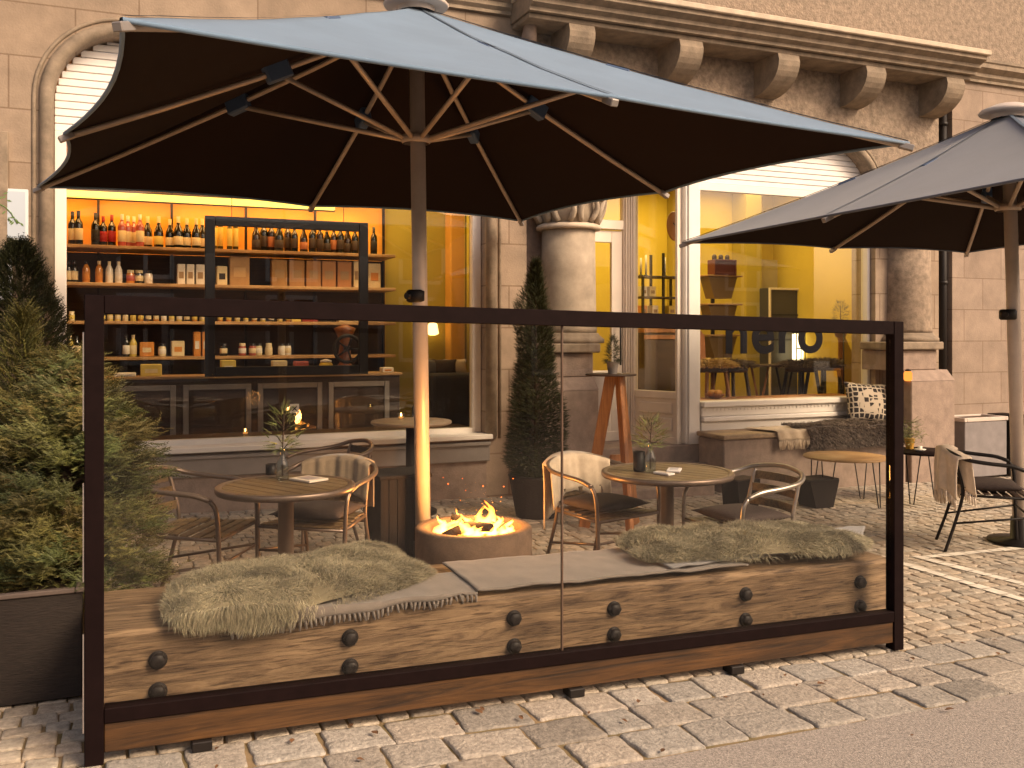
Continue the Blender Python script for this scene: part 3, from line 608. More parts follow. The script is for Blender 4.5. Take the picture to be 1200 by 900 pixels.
t = thing('honey_pot', (X(382, CY), CY, zc_), 0, 'round yellow pot on the counter beside the coffee grinder', 'pot'); bm = BM(); lathe(bm, [(.05, 0), (.07, .03), (.065, .09), (.05, .11)], 18); build('pot_body', bm, M('honey', (.6, .42, .03), .4), t); bm = BM(); lathe(bm, [(.055, .11), (.055, .125), (.01, .14)], 18); build('lid', bm, m_white, t)
# coffee grinder with a big wheel
gx = X(404, 9.2); t = thing('coffee_grinder', (gx, 9.2, zc_), 0, 'old brown coffee grinder with a big black wheel on the counter', 'coffee grinder')
mred = M('brown enamel', (.22, .07, .02), .35)
bm = BM(); lathe(bm, [(.10, 0), (.10, .05), (.05, .10), (.06, .2), (.045, .30), (.09, .40), (.11, .44), (.02, .48)], 20); build('grinder_body', bm, mred, t)
bm = BM(); P = [(.13 * math.cos(a * math.pi / 12), -.13, .24 + .13 * math.sin(a * math.pi / 12)) for a in range(25)]; tube(bm, P, .018, 8, False)
for k in range(5): tube(bm, [(0, -.13, .24), (.13 * math.cos(k * 1.2566), -.13, .24 + .13 * math.sin(k * 1.2566))], .01, 6)
tube(bm, [(0, -.15, .24), (0, .0, .24)], .025, 10); build('wheel', bm, m_iron, t)
# black picture frame hanging in the window
fx0, fx1 = X(240, 8.62), X(431, 8.62); fz0, fz1 = Zh(335, 440, 8.62), Zh(335, 257, 8.62)
t = thing('hanging_frame', ((fx0 + fx1) / 2, 8.62, fz0), 0, 'large empty black frame hanging behind the wine shop window', 'frame')
bm = BM(); rect_frame(bm, -(fx1 - fx0) / 2, (fx1 - fx0) / 2, 0, fz1 - fz0, -.02, .085, .04); build('frame', bm, M('blue black paint', (.010, .011, .016), .6, spec=.25), t)
for s in (-1, 1): bm = BM(); tube(bm, [(s * .5, 0, fz1 - fz0), (s * .5, 0, 3.69 - fz0)], .003, 5); build('cord', bm, m_iron, t)
# sofa, cushions, curtain, pillar lamp
sx0, sx1 = X(503, 9.0), X(561, 9.0); zt = Zh(530, 437, 9.0)
t = thing('sofa', ((sx0 + sx1) / 2, 9.15, zf), 0, 'dark upholstered sofa with its back to the wine shop window', 'sofa'); mso = M('charcoal upholstery', (.035, .032, .034), .8, var=(20, .2)); hw = (sx1 - sx0) / 2
bm = BM(); box(bm, -hw, hw, -.2, -.02, .1, zt - zf, .05, seg=3); build('backrest', bm, mso, t); bm = BM(); box(bm, -hw, hw, -.015, .5, .1, .42, .05, seg=3); build('seat', bm, mso, t)
for s in (-1, 1):
    for yy in (-.12, .42): bm = BM(); tube(bm, [(s * (hw - .06), yy, 0), (s * (hw - .06), yy, .1)], .02, 8); build('leg', bm, m_iron, t)
def cushion_mesh(w_, h, d, name='cushion', mat=None, n=12):
    bm = BM(); V = {}
    for side in (-1, 1):
        for i in range(n + 1):
            for j in range(n + 1):
                a, b = i / n * 2 - 1, j / n * 2 - 1; e = (1 - a * a) * (1 - b * b); pinch = 1 - .07 * (a * a) * (1 - b * b) - .07 * (b * b) * (1 - a * a)
                k = (side, i, j)
                if side == 1 and (i in (0, n) or j in (0, n)): V[k] = V[(-1, i, j)]; continue
                V[k] = bm.verts.new((a * w_ / 2 * pinch, side * d / 2 * (max(e, 0) ** .42), h / 2 + b * h / 2 * pinch))
    for side in (-1, 1):
        for i in range(n):
            for j in range(n):
                q = [V[(side, i, j)], V[(side, i + 1, j)], V[(side, i + 1, j + 1)], V[(side, i, j + 1)]]
                bm.faces.new(q if side == -1 else list(reversed(q)))
    return build(name, bm, mat, None, True)
for px, mat_, lab, an in ((515, m_grycush, 'dark grey cushion leaning on the left of the sofa back', .2), (524, m_cush, 'brown cushion between the grey and the cream cushions', -.1), (538, m_cream, 'cream cushion on the right of the sofa back', .1)):
    o = cushion_mesh(.26, .20, .10, 'cushion', mat_); o.location = (X(px, 9.05), 9.12 + an * .1, zt - .06); o.rotation_euler = (R(-12), 0, an); tag(o, lab, 'cushion', 'cushions on the sofa')
xx = X(538, 10.0); bm = BM(); box(bm, xx - .1, xx + .1, 10.0, 10.2, zf, 3.7, .01); build('pillar', bm, m_ochre, bld)
t = thing('wall_lamp', (X(507, 10.1), 10.1, Zh(507, 393, 10.1)), 0, 'small glowing wall lamp above the dark sofa', 'lamp'); bm = BM(); lathe(bm, [(.03, 0), (.07, .02), (.05, .13), (.03, .14)], 14); build('lamp_shade', bm, emission('lamp glow', (1, .6, .2), 3), t); bm = BM(); tube(bm, [(0, 0, .07), (0, .1, .07)], .01); build('arm', bm, m_iron, t)
# curtain-like drape
def drape(u, v, x0=X(545, 9.9), x1=X(562, 9.9)): return (x0 + (x1 - x0) * u, 9.9 + .03 * math.sin(u * 22), zf + .01 + v * 3.1)
tag(grid(drape, 40, 2, 'curtain', M('yellow curtain', (.5, .38, .03), .9), thick=.004), 'yellow green curtain at the right edge of the wine shop window', 'curtain')
# sticker on the glass
t = thing('window_sticker', atY(345, 484, YW + .03), 0, 'small square white sticker with a dark cross on the wine shop window', 'sticker')
bm = BM(); box(bm, -.04, .04, -.003, 0, 0, .08); build('paper', bm, m_sticker, t)
bm = BM(); box(bm, -.028, .028, -.0045, -.0032, -.005, .005, 0, Matrix.Translation((0, 0, .04)) @ Matrix.Rotation(.78, 4, 'Y')); box(bm, -.028, .028, -.0058, -.0046, -.005, .005, 0, Matrix.Translation((0, 0, .04)) @ Matrix.Rotation(-.78, 4, 'Y')); build('cross_mark', bm, m_iron, t)
# ---- second shop interior
Y2 = 11.2
t = thing('wall_clock', (X(790, 9.2), 9.2, Zh(790, 265, 9.2)), .5, 'round dark disc hanging in the splayed window left of the white post', 'clock')
bm = BM(); lathe(bm, [(.16, -.01), (.17, 0), (.16, .012)], 28); ob = build('clock_face', bm, M('red brown enamel', (.25, .09, .03), .5), t); ob.rotation_euler = (R(90), 0, 0)
bm = BM(); tube(bm, [(0, -.02, 0), (.05, -.02, .08)], .008); tube(bm, [(0, -.022, 0), (-.06, -.022, .03)], .006); build('clock_hand', bm, m_iron, t)
# black metal rack seen through the side light
t = thing('metal_rack', (X(770, 10.4), 10.4, zf), 0, 'black metal rack with boards seen through the side window', 'rack')
for dx in (-.30, .0, .30):
    for dy in (-.15, .15): bm = BM(); box(bm, dx - .015, dx + .015, dy - .015, dy + .015, 0, Zh(770, 325, 10.4) - zf + (.3 if dx == 0 else 0), .002); build('post', bm, m_iron, t)
for py in (326, 350, 372): bm = BM(); z = Zh(770, py, 10.4) - zf; box(bm, -.34, .34, -.17, .17, z, z + .02, .002); build('board', bm, m_dwood, t)
for i, (px, py, c_) in enumerate(((752, 350, WH), (762, 350, CR), (752, 372, OR), (765, 372, WH), (785, 372, YL))):
    packet(px - 4, px + 4, Zh(770, py, 10.4) + .02, .13, c_, '%s packet on the black rack' % ['white', 'cream', 'orange', 'smaller white', 'yellow'][i], Y=10.35)
for i, (px, h) in enumerate(((751, .22), (757, .26), (779, .24))):
    t = thing('candlestick', (X(px, 10.35), 10.35, Zh(770, 326, 10.4) + .02), 0, 'pale candle, %s from the left on top of the black rack' % ORD[i], 'candle', 'candles on the rack'); bm = BM(); lathe(bm, [(.03, 0), (.03, .01), (.012, .02), (.012, .05)], 12); build('holder', bm, m_iron, t); bm = BM(); lathe(bm, [(.014, .05), (.014, h), (.003, h + .01)], 12); build('candle_stick', bm, m_sticker, t)
# counter with orange boards behind side light
t = thing('oak_counter', (X(772, 9.9), 9.9, zf), 0, 'orange oak counter with dark cabinet seen through the side window', 'counter'); z = Zh(770, 385, 9.9) - zf
bm = BM(); box(bm, -.36, .36, -.25, .25, z - .05, z, .004); build('counter_top', bm, m_orange, t); bm = BM(); box(bm, -.34, .34, -.23, .23, 0, z - .051, .004); build('cabinet', bm, m_dwood, t); bm = BM(); box(bm, -.35, .35, -.245, -.2305, z - .13, z - .08, .004); build('rail', bm, m_orange, t)
# shelf tower with tapering bins and a red crate
bx = X(842, 10.2); t = thing('shelf_tower', (bx, 10.2, zf), 0, 'wooden shelf tower with tapering bins behind the large window', 'shelf')
for py in (323, 356, 392):
    z = Zh(842, py, 10.2) - zf; bm = BM(); box(bm, -.27, .27, -.15, .15, z - .02, z, .003); build('board', bm, m_shelf, t)
    bm = BM(); prism(bm, [(-.22, z - .024), (.22, z - .024), (.13, z - .30), (-.13, z - .30)], -.1, .1); build('bin', bm, M('brown glass bin', (.18, .11, .03), .3), t)
bm = BM(); box(bm, -.02, .02, .11, .15, 0, Zh(842, 323, 10.2) - zf - .03, .002); build('post', bm, m_iron, t)
z0 = Zh(842, 323, 10.2); t = thing('red_crate', (bx, 10.15, z0), 0, 'dark red crate with bottle tops on the shelf tower', 'crate'); mc = M('maroon plastic', (.10, .02, .018), .5)
bm = BM(); rect_frame(bm, -.17, .17, 0, .2, -.11, .03, .02, .03); box(bm, -.14, .14, -.1, .1, .01, .2, .006); build('crate_body', bm, mc, t)
for i in range(3): bm = BM(); lathe(bm, [(.03, .2), (.03, .25), (.015, .27)], 10, (-.1 + .1 * i, 0, 0)); build('bottle_top', bm, m_dwood, t)
# grey glass cabinet / display
gx0, gx1 = X(903, 11), X(990, 11); gz = Zh(905, 337, 11); t = thing('display_cabinet', ((gx0 + gx1) / 2, 11.05, zf), 0, 'grey display cabinet with glass front and pale edge at the back of the cafe', 'cabinet'); hw = (gx1 - gx0) / 2
bm = BM(); box(bm, -hw, hw, 0, .3, 0, gz - zf, .01); build('cabinet_body', bm, M('grey lacquer', (.05, .047, .042), .35), t)
bm = BM(); rect_frame(bm, -hw, hw, .02, gz - zf, -.03, .03, .028); build('edge_frame', bm, m_white2, t)
for k in range(3): bm = BM(); box(bm, -hw + .04, hw - .04, -.02, -.002, .7 + k * .36, .72 + k * .36); build('shelf', bm, m_iron, t)
# lit painting at the back
t = thing('lit_window_lamp', (X(935, 10.9), 10.9, Zh(935, 425, 10.9)), 0, 'white glowing lantern standing low before the grey cabinet', 'lantern')
bm = BM(); box(bm, -.07, .07, -.05, .05, 0, .42, .01); build('lantern_glass', bm, emission('lantern glow', (1, .8, .45), 2.2), t)
bm = BM(); rect_frame(bm, -.085, .085, -.01, .44, -.07, .014, .012); box(bm, -.08, .08, -.068, -.06, .2, .215); box(bm, -.006, .006, -.071, -.0685, 0, .43); build('lantern_bars', bm, m_iron, t)
# stools with fur, small tables
def fur(name, mat, sample, n, L, parent=None, seed=1, width=.0035, curl=.5):
    """short curved hairs as thin blades, sample(rnd) -> point, normal, flow"""
    rnd = random.Random(seed); V = []; Fc = []; T = []
    for _ in range(n):
        p, nn, fl = sample(rnd); l = L * rnd.uniform(.6, 1.25); d = (nn + fl * curl + Vector((rnd.uniform(-.6, .6), rnd.uniform(-.6, .6), rnd.uniform(-.35, .35)))).normalized()
        sd_ = d.cross(Vector((rnd.uniform(-1, 1), rnd.uniform(-1, 1), rnd.uniform(-1, 1)))).normalized() * width
        m1 = p + d * l * .55; e = m1 + (d * .6 + fl * .45 + Vector((rnd.uniform(-.3, .3), rnd.uniform(-.3, .3), -.35))).normalized() * l * .5
        k = len(V); V += [p - sd_, p + sd_, m1 + sd_ * .7, m1 - sd_ * .7, e]; Fc += [(k, k + 1, k + 2, k + 3), (k + 3, k + 2, k + 4)]
        c = rnd.uniform(.6, 1.2); cc = (c * rnd.uniform(.97, 1.05), c, c * rnd.uniform(.9, 1.0), 1); T += [cc] * 5
    me = bpy.data.meshes.new(name); me.from_pydata(V, [], Fc); me.update()
    ca = me.color_attributes.new('tone', 'FLOAT_COLOR', 'POINT'); ca.data.foreach_set('color', [c for t_ in T for c in t_])
    return link(name, me, mat, parent)
m_fur = M('sage sheepskin wool', (0.46, 0.415, 0.29), .9, attr='tone', var=(7, .3), sheen=.2)
m_furb = M('brown sheepskin wool', (.12, .085, .06), .9, attr='tone')
m_furg = M('grey sheepskin wool', (.24, .19, .16), .9, attr='tone', var=(9, .5))
m_furc = M('cream sheepskin wool', (.5, .35, .15), .9, attr='tone')
def disc_sample(cx, cy, cz, r, h=.04):
    def f(rnd):
        a = rnd.uniform(0, 6.283); q = math.sqrt(rnd.random()) * r; up = 1 - (q / r) ** 4
        return Vector((cx + q * math.cos(a), cy + q * math.sin(a), cz + h * up)), Vector((math.cos(a) * (q / r) ** 2, math.sin(a) * (q / r) ** 2, 1)).normalized(), Vector((math.cos(a), math.sin(a), -.2)) * .8
    return f
def stool(px, py_top, Y, mat, lab, furm):
    x = X(px, Y); zt_ = Zh(px, py_top, Y); t = thing('fur_stool', (x, Y, zf), 0, lab, 'stool', 'stools with fur covers in the cafe'); h = zt_ - zf
    for sx in (-1, 1):
        for sy in (-1, 1): bm = BM(); tube(bm, [(sx * .2, sy * .2, 0), (sx * .12, sy * .12, h)], .022, 8); build('leg', bm, mat, t)
    bm = BM(); lathe(bm, [(.19, h - .04), (.20, h - .02), (.20, h), (.17, h + .02)], 20); build('seat', bm, m_dwood, t)
    fur('fur_cover', furm, disc_sample(0, 0, h + .01, .27, .04), 1500, .10, t, int(px), .006)
stool(832, 432, 9.05, m_orange, 'orange oak stool with cream fur just right of the white post', m_furc); stool(856, 432, 9.15, m_dwood, 'stool with dark fur, second from the white post', m_furb); stool(939, 432, 9.4, m_iron, 'stool with brown fur under the letter r', m_furb); stool(965, 430, 9.3, m_iron, 'stool with brown fur next to the flower stand', m_furb)
t = thing('cafe_table', (X(905, 9.6), 9.6, zf), 0, 'narrow cafe table on crossed orange legs between the fur stools', 'table'); z = Zh(905, 427, 9.6) - zf
bm = BM(); box(bm, -.4, .4, -.2, .2, z - .02, z, .003); build('tabletop', bm, m_dwood, t)
for a, b in ((-.28, -.1), (-.1, -.28), (.1, .28), (.28, .1)): bm = BM(); tube(bm, [(a, (a - b) * .3, 0), (b, (a - b) * .3, z - .02)], .014, 8); build('leg', bm, m_orange if a < 0 else m_iron, t)
for i, (px, c_, h) in enumerate(((822, (.5, .4, .05), .34), (850, (.05, .05, .12), .42), (862, (.35, .14, .05), .38), (841, YL, .30))):
    x = X(px, 9.0); t = thing('coat', (x, 9.75, zf + .75), 0, '%s garment hanging behind the left of the large window' % ['olive', 'navy', 'rust', 'yellow'][i], 'garment', 'garments in the cafe')
    bm = BM(); prism(bm, [(-.09, 0), (.09, 0), (.07, h), (.02, h + .06), (-.02, h + .06), (-.07, h)], -.03, .03); build('cloth_body', bm, M('cloth %d' % i, c_, .9, var=(10, .3)), t)
    bm = BM(); tube(bm, [(0, 0, h + .06), (0, 0, h + .13), (0, .04, h + .15)], .004, 5); build('hanger', bm, m_iron, t)
t = thing('bread_bowl', (X(838, 9.05), 9.0, zw + .003), 0, 'orange bowl of bread rolls inside the left of the large window', 'bowl'); bm = BM(); lathe(bm, [(.05, 0), (.11, .04), (.115, .05), (.10, .045), (.04, .01)], 20); build('bowl', bm, m_orange, t)
for k in range(4): bm = BM(); bmesh.ops.create_icosphere(bm, subdivisions=2, radius=.04, matrix=Matrix.Translation((.045 * math.cos(k * 1.57), .045 * math.sin(k * 1.57), .065)) @ Matrix.Diagonal((1.2, 1, .8, 1))); build('bread_roll', bm, M('bread', (.5, .25, .06), .7), t, True)
bm = BM(); box(bm, wx0, wx1, YW + .065, YW + .5, zw - .08, zw - .003, .004); build('window_board', bm, m_orange, w2)
t = bpy.data.objects['bread_bowl']; t.location.y = YW + .3; t.location.z = zw - .002; t.location.x = X(838, YW + .3)
# plant builders
def conifer(name, loc, H, Rd, label, mat, n, seed, shape='cone', leaf=.05, parent=None, z0=.0, cat='tree', lean=(0, 0), grp=None, droop=-.1, wid=.2, trunk=True, flat=0.0):
    t = thing(name, loc, 0, label, cat, grp) if parent is None else parent; rnd = random.Random(seed); V = []; Fc = []; T = []
    lob = [(rnd.uniform(0, 6.28), rnd.uniform(0, 1), rnd.uniform(.08, .22)) for _ in range(18)]
    br = []
    if shape == 'bush':
        for _ in range(max(40, n // 95)):
            bz = rnd.random() ** .9; ba = rnd.uniform(0, 6.283); bp = (math.sin(math.pi * (bz * .86 + .13))) ** .55 * (1 - .45 * bz) * rnd.uniform(.62, 1.12)
            br.append((bz, ba, bp, rnd.uniform(.55, 1.3), rnd.uniform(.75, 1.25)))
    for _ in range(n):
        if br:
            bz, ba, bp, bt, bw = rnd.choice(br); sN = rnd.random() ** .6; q = Rd * bp * (.25 + .75 * sN); zz = z0 + H * bz + (.10 * sN - .16 * sN * (1 - bz)) * Rd / .5
            jt = .020 + .035 * math.sin(math.pi * min(1, sN * 1.05)); p = Vector((q * math.cos(ba) + rnd.gauss(0, jt), q * math.sin(ba) + rnd.gauss(0, jt), zz + rnd.gauss(0, jt * .6)))
            out = Vector((math.cos(ba), math.sin(ba), .25)); d = (out + Vector((rnd.uniform(-.8, .8), rnd.uniform(-.8, .8), rnd.uniform(-.5, .7)))).normalized()
            sd_ = d.cross(Vector((rnd.uniform(-.4, .4), rnd.uniform(-.4, .4), 1))).normalized(); nr = d.cross(sd_); l = leaf * rnd.uniform(.6, 1.2); c = bt * rnd.uniform(.75, 1.2); tc_ = (c * bw, c, c * .8, 1)
            for k in range(6):
                s = k / 5; b = p + d * l * s
                for sg in (-1, 1):
                    tip = b + (d * .5 + sd_ * sg * .8 + nr * rnd.uniform(-.5, .5)).normalized() * l * .32; wv = nr * l * .035
                    kk = len(V); V += [b - wv, b + wv, tip]; Fc.append((kk, kk + 1, kk + 2)); T += [tc_] * 3
            continue
        hz = rnd.random() ** (1.25 if shape == 'cone' else 1.0); a = rnd.uniform(0, 6.283)
        prof = {'cone': (1 - hz) ** .8 * (1 if hz > .08 else .55 + hz * 5.6), 'col': math.sin(math.pi * min(1, (hz * .93 + .07)) ** .72) ** .6, 'bush': (math.sin(math.pi * (hz * .86 + .13))) ** .55 * (1 - .45 * hz)}[shape]
        for la, lh, ls in lob:
            d_ = math.cos(a - la); prof += ls * max(0, d_) ** 3 * math.exp(-((hz - lh) / .09) ** 2) * .8
        q = Rd * prof * (1 - .75 * rnd.random() ** 2.2)
        p = Vector((q * math.cos(a) + lean[0] * hz, q * math.sin(a) + lean[1] * hz, z0 + hz * H))
        out = Vector((math.cos(a), math.sin(a), .55 + .9 * hz + droop * (1 - hz) * 6)).normalized()
        # spray: spine with side needles
        d = (out + Vector((rnd.uniform(-.5, .5), rnd.uniform(-.5, .5), rnd.uniform(-.4, .4)))).normalized(); sd_ = d.cross(Vector((rnd.uniform(-.4, .4), rnd.uniform(-.4, .4), 1))).normalized(); nr = d.cross(sd_)
        l = leaf * rnd.uniform(.6, 1.3); c = rnd.uniform(.55, 1.25) * (1.0 if rnd.random() > .1 else 1.4); tc_ = (c * rnd.uniform(.9, 1.15), c, c * rnd.uniform(.6, 1), 1)
        for k in range(5):
            s = k / 4; b = p + d * l * s
            for sg in (-1, 1):
                tip = b + (d * .55 + sd_ * sg * .8 + nr * rnd.uniform(-.3, .3)).normalized() * l * .42 * (1.1 - .6 * s); wv = (d * .5 + nr * .5) * l * wid * .35
                kk = len(V); V += [b, b + wv, tip]; Fc.append((kk, kk + 1, kk + 2)); T += [tc_] * 3
        kk = len(V); wv = nr * l * .06; V += [p - wv, p + wv, p + d * l * 1.15]; Fc.append((kk, kk + 1, kk + 2)); T += [tc_] * 3
    me = bpy.data.meshes.new('foliage'); me.from_pydata([tuple(v) for v in V], [], Fc); me.update()
    ca = me.color_attributes.new('tone', 'FLOAT_COLOR', 'POINT'); ca.data.foreach_set('color', [c for t_ in T for c in t_])
    link('foliage', me, mat, t)
    if trunk:
        bm = BM(); tube(bm, [(0, 0, z0 - .12), (lean[0] * .3, lean[1] * .3, z0 + H * .3), (lean[0] * .85, lean[1] * .85, z0 + H * .85)], [Rd * .09, Rd * .07, Rd * .02], 8)
        for k in range(14):
            a = k * 2.4; h0 = z0 + H * (.05 + .055 * k); rr = Rd * (1 - k / 18) * .7; tube(bm, [(lean[0] * h0 / H, lean[1] * h0 / H, h0), (rr * math.cos(a) + lean[0] * h0 / H, rr * math.sin(a), h0 + rr * .35)], [Rd * .03, Rd * .008], 5)
        build('trunk', bm, m_bark, t)
    return t
m_leaf1 = M('spruce needles', (.118, .112, .034), .65, attr='tone'); m_leaf2 = M('dark cypress leaves', (.04, .045, .015), .65, attr='tone'); m_leaf3 = M('pale sprig leaves', (.2, .22, .09), .6, attr='tone')
t = thing('flower_stand', (X(985, 9.3), 9.3, zf), 0, 'tall orange flower stand with a small green plant at the right of the large window', 'plant stand'); zt_ = Zh(985, 378, 9.3) - zf
bm = BM(); lathe(bm, [(.10, 0), (.10, .03), (.035, .06), (.03, zt_ - .22), (.05, zt_ - .18)], 16); build('stem', bm, m_orange, t)
bm = BM(); lathe(bm, [(.06, zt_ - .18), (.12, zt_ - .02), (.125, zt_), (.10, zt_)], 20); build('pot', bm, m_orange, t)
conifer('', None, .26, .08, '', m_leaf3, 260, 2, 'col', .04, parent=t, z0=zt_)
t = thing('yellow_banner', (X(1000, 9.0), 9.0, zf), 0, 'triangular yellow drape behind the right edge of the large window', 'drape'); za, zb_ = Zh(1000, 392, 9) - zf, Zh(1000, 445, 9) - zf
bm = BM(); prism(bm, [(-.14, za), (.16, zb_), (.16, .1), (-.14, .1)], 0, .02); build('cloth_panel', bm, m_yellow, t)
bm = BM(); tube(bm, [(-.14, .01, 0), (-.14, .01, za + .05)], .01); build('pole', bm, m_iron, t)
# ================================================================== OUTDOOR FURNITURE
# ---- glass wind screen
sL, sR = onG(99, 897), onG(1054, 760); dS = (sR - sL); dS.z = 0; LSn = dS.length; aS = math.atan2(dS.y, dS.x); HS = 1.63
t = thing('glass_wind_screen', (sL.x, sL.y, 0), aS, 'long black framed glass wind screen standing on a wooden base board', 'wind screen'); scr = t
def sz(x): return g(sL.x + x * math.cos(aS))
def slanted(bm, x0, x1, y0, y1, z0, z1, b=.003):
    vs_ = box(bm, x0, x1, y0, y1, z0, z1, b)
    for v in vs_: v.co.z += sz(v.co.x)
for x0 in (0, LSn - .062): bm = BM(); slanted(bm, x0, x0 + .062, -.03, .03, .004, HS); build('post', bm, m_black, t)
bm = BM(); slanted(bm, .0625, LSn - .0625, -.028, .028, HS - .066, HS); build('top_rail', bm, m_black, t)
bm = BM(); slanted(bm, .0625, LSn - .0625, -.032, .028, .146, .198); build('bottom_rail', bm, m_black, t)
bm = BM(); slanted(bm, .0625, LSn - .0625, -.022, .02, .042, .1455); build('base_board', bm, m_base, t)
jx = None
pj = atY(663, 390, sL.y + .0); # joint between panes
jx = (pj.x - sL.x) * 1.0 / math.cos(aS)
jx = jx - .02
for a, b in ((.0625, jx - .004), (jx + .004, LSn - .0625)): bm = BM(); slanted(bm, a, b, -.004, .004, .198, HS - .066, 0); build('glass_pane', bm, m_glass, t)
bm = BM(); slanted(bm, jx - .0035, jx + .0035, -.006, .006, .198, HS - .066, 0); build('joint_strip', bm, M('dark silicone', (.10, .06, .04), .4), t)
for x0 in (.35, LSn * .5, LSn * .72): bm = BM(); slanted(bm, x0, x0 + .07, -.045, .03, .006, .041); build('foot', bm, m_iron, t)
bm = BM()
for k in range(3): slanted(bm, -.005, -.001, -.024, -.012, .12 + k * .52, .46 + k * .52, 0)
build('edge_trim', bm, M('bare metal edge', (.55, .5, .48), .35, .8), t)
# ---- timber beam bench
bY0, bY1, bH = 3.70, 4.34, .41
b0, b1 = atY(104, 390, bY0).x, sL.x + LSn * math.cos(aS) + .085
t = thing('beam_bench', (b0, bY0, 0), 0, 'long low bench of thick weathered oak beams with black bolts behind the glass', 'bench'); bn = t
def slb(bm, x0, x1, y0, y1, z0, z1, b=.01):
    vs_ = box(bm, x0, x1, y0, y1, z0, z1, b, seg=2)
    for v in vs_: v.co.z += g(b0 + v.co.x)
LB = b1 - b0
def beam(y0, y1, z0, z1, seed):
    rnd = random.Random(seed); n = 60; bm = BM(); prof = [(y0 + .012, z0), (y1 - .012, z0), (y1, z0 + .012), (y1, z1 - .014), (y1 - .014, z1), (y0 + .016, z1), (y0, z1 - .018), (y0, z0 + .012)]; rg = []
    for i in range(n + 1):
        x = LB * i / n; wv = .004 * noise.noise(Vector((x * 2.3, seed, 0))); ring = []
        for k, (yy, zz) in enumerate(prof):
            q = .0045 * noise.noise(Vector((x * 4, k * 1.7, seed * 3))) + wv
            ring.append(bm.verts.new((x, yy + q, zz + q * .8 + g(b0 + x))))
        rg.append(ring)
    for i in range(n):
        for k in range(8): bm.faces.new((rg[i][k], rg[i][(k + 1) % 8], rg[i + 1][(k + 1) % 8], rg[i + 1][k]))
    bm.faces.new(list(reversed(rg[0]))); bm.faces.new(rg[-1]); bmesh.ops.recalc_face_normals(bm, faces=bm.faces[:]); return build('beam', bm, m_beam, t)
dY = bY1 - bY0
beam(0, dY * .52, .006, bH, 1); beam(dY * .525, dY, .006, bH - .003, 3)
def bolt_at(px, py):
    p = atY(px, py, bY0); bm = BM(); lathe(bm, [(.034, 0), (.034, .005), (.001, .006)], 18, cap=False); lathe(bm, [(.029, .004), (.029, .024), (.022, .030), (.001, .030)], 6, cap=False)
    o = build('bolt', bm, m_iron, t); o.location = (p.x - b0, -.001, p.z); o.rotation_euler = (R(90), 0, 0)
for px, y1, y2 in ((185, 773, 810), (410, 747, 781), (602, 724, 757), (719, 713, 743), (873, 696, 726), (1007, 682, 710)): bolt_at(px, y1); bolt_at(px, y2)
# ---- throws and sheepskins on the bench
def bench_pt(s, tt, off):
    """s: world X, tt: distance from the front edge (positive = back); negative hangs down the front"""
    top = g(s) + bH
    if tt >= 0: return Vector((s, bY0 + tt, top + off))
    return Vector((s, bY0 - off - min(.02, -tt * .2), top + off + tt + .012))
def sx_front(px, py): return atY(px, py, bY0).x
def bx(px, tt, py=700): # x on the bench top for pixel column at depth tt
    return atY(px, py, bY0 + tt).x
def throw(name, c, mat, label, fringe=None, seed=0, off=.012, cat='blanket', wrinkle=.006):
    """c: corner params (s,t): front-left, front-right, back-right, back-left"""
    FL, FR, BR, BL = c
    def fn(u, v):
        a = Vector(FL).lerp(Vector(FR), u); b = Vector(BL).lerp(Vector(BR), u); q = a.lerp(b, v)
        wv = wrinkle * (noise.noise(Vector((q.x * 5, q.y * 3, seed))) + .6 * noise.noise(Vector((q.x * 14, q.y * 9, seed + 5)))) + wrinkle
        edge = .010 * noise.noise(Vector((q.x * 7, seed, 2)))
        return bench_pt(q.x, q.y + edge, off + wv)
    tt_ = thing(name, (0, 0, 0), 0, label, cat)
    o = grid(fn, 70, 28, 'cloth', mat, tt_, thick=-.008)
    if fringe:
        bm = BM(); n = fringe; rnd = random.Random(seed)
        for i in range(n):
            u = (i + .5) / n; p = fn(u, 0) + Vector((0, -.003, 0)); l = rnd.uniform(.022, .036); j = rnd.uniform(-.008, .008)
            tube(bm, [p, p + Vector((j * .5, -.002, -l * .5)), p + Vector((j, -.001, -l))], [.0065, .006, .0035], 5)
        build('fringe', bm, mat, tt_)
    return tt_
throw('grey_blanket', ((sx_front(268, 740), -.06), (sx_front(560, 690), .0), (bx(560, .35), .37), (bx(330, .35), .33)), m_blanket, 'grey woven blanket with white fringe hanging over the bench edge under the left sheepskin', 52, 3)
throw('grey_blanket', ((sx_front(560, 690), .005), (sx_front(880, 662), .02), (bx(735, .5), .52), (bx(520, .5), .52)), m_blanket, 'smooth grey blanket spread over the middle of the beam bench', None, 6, .022)
throw('grey_blanket', ((sx_front(790, 670), .03), (sx_front(1035, 650), .16), (bx(1020, .5), .54), (bx(728, .5), .53)), m_blanket3, 'blue grey folded blanket under the right sheepskin', None, 9, .037)
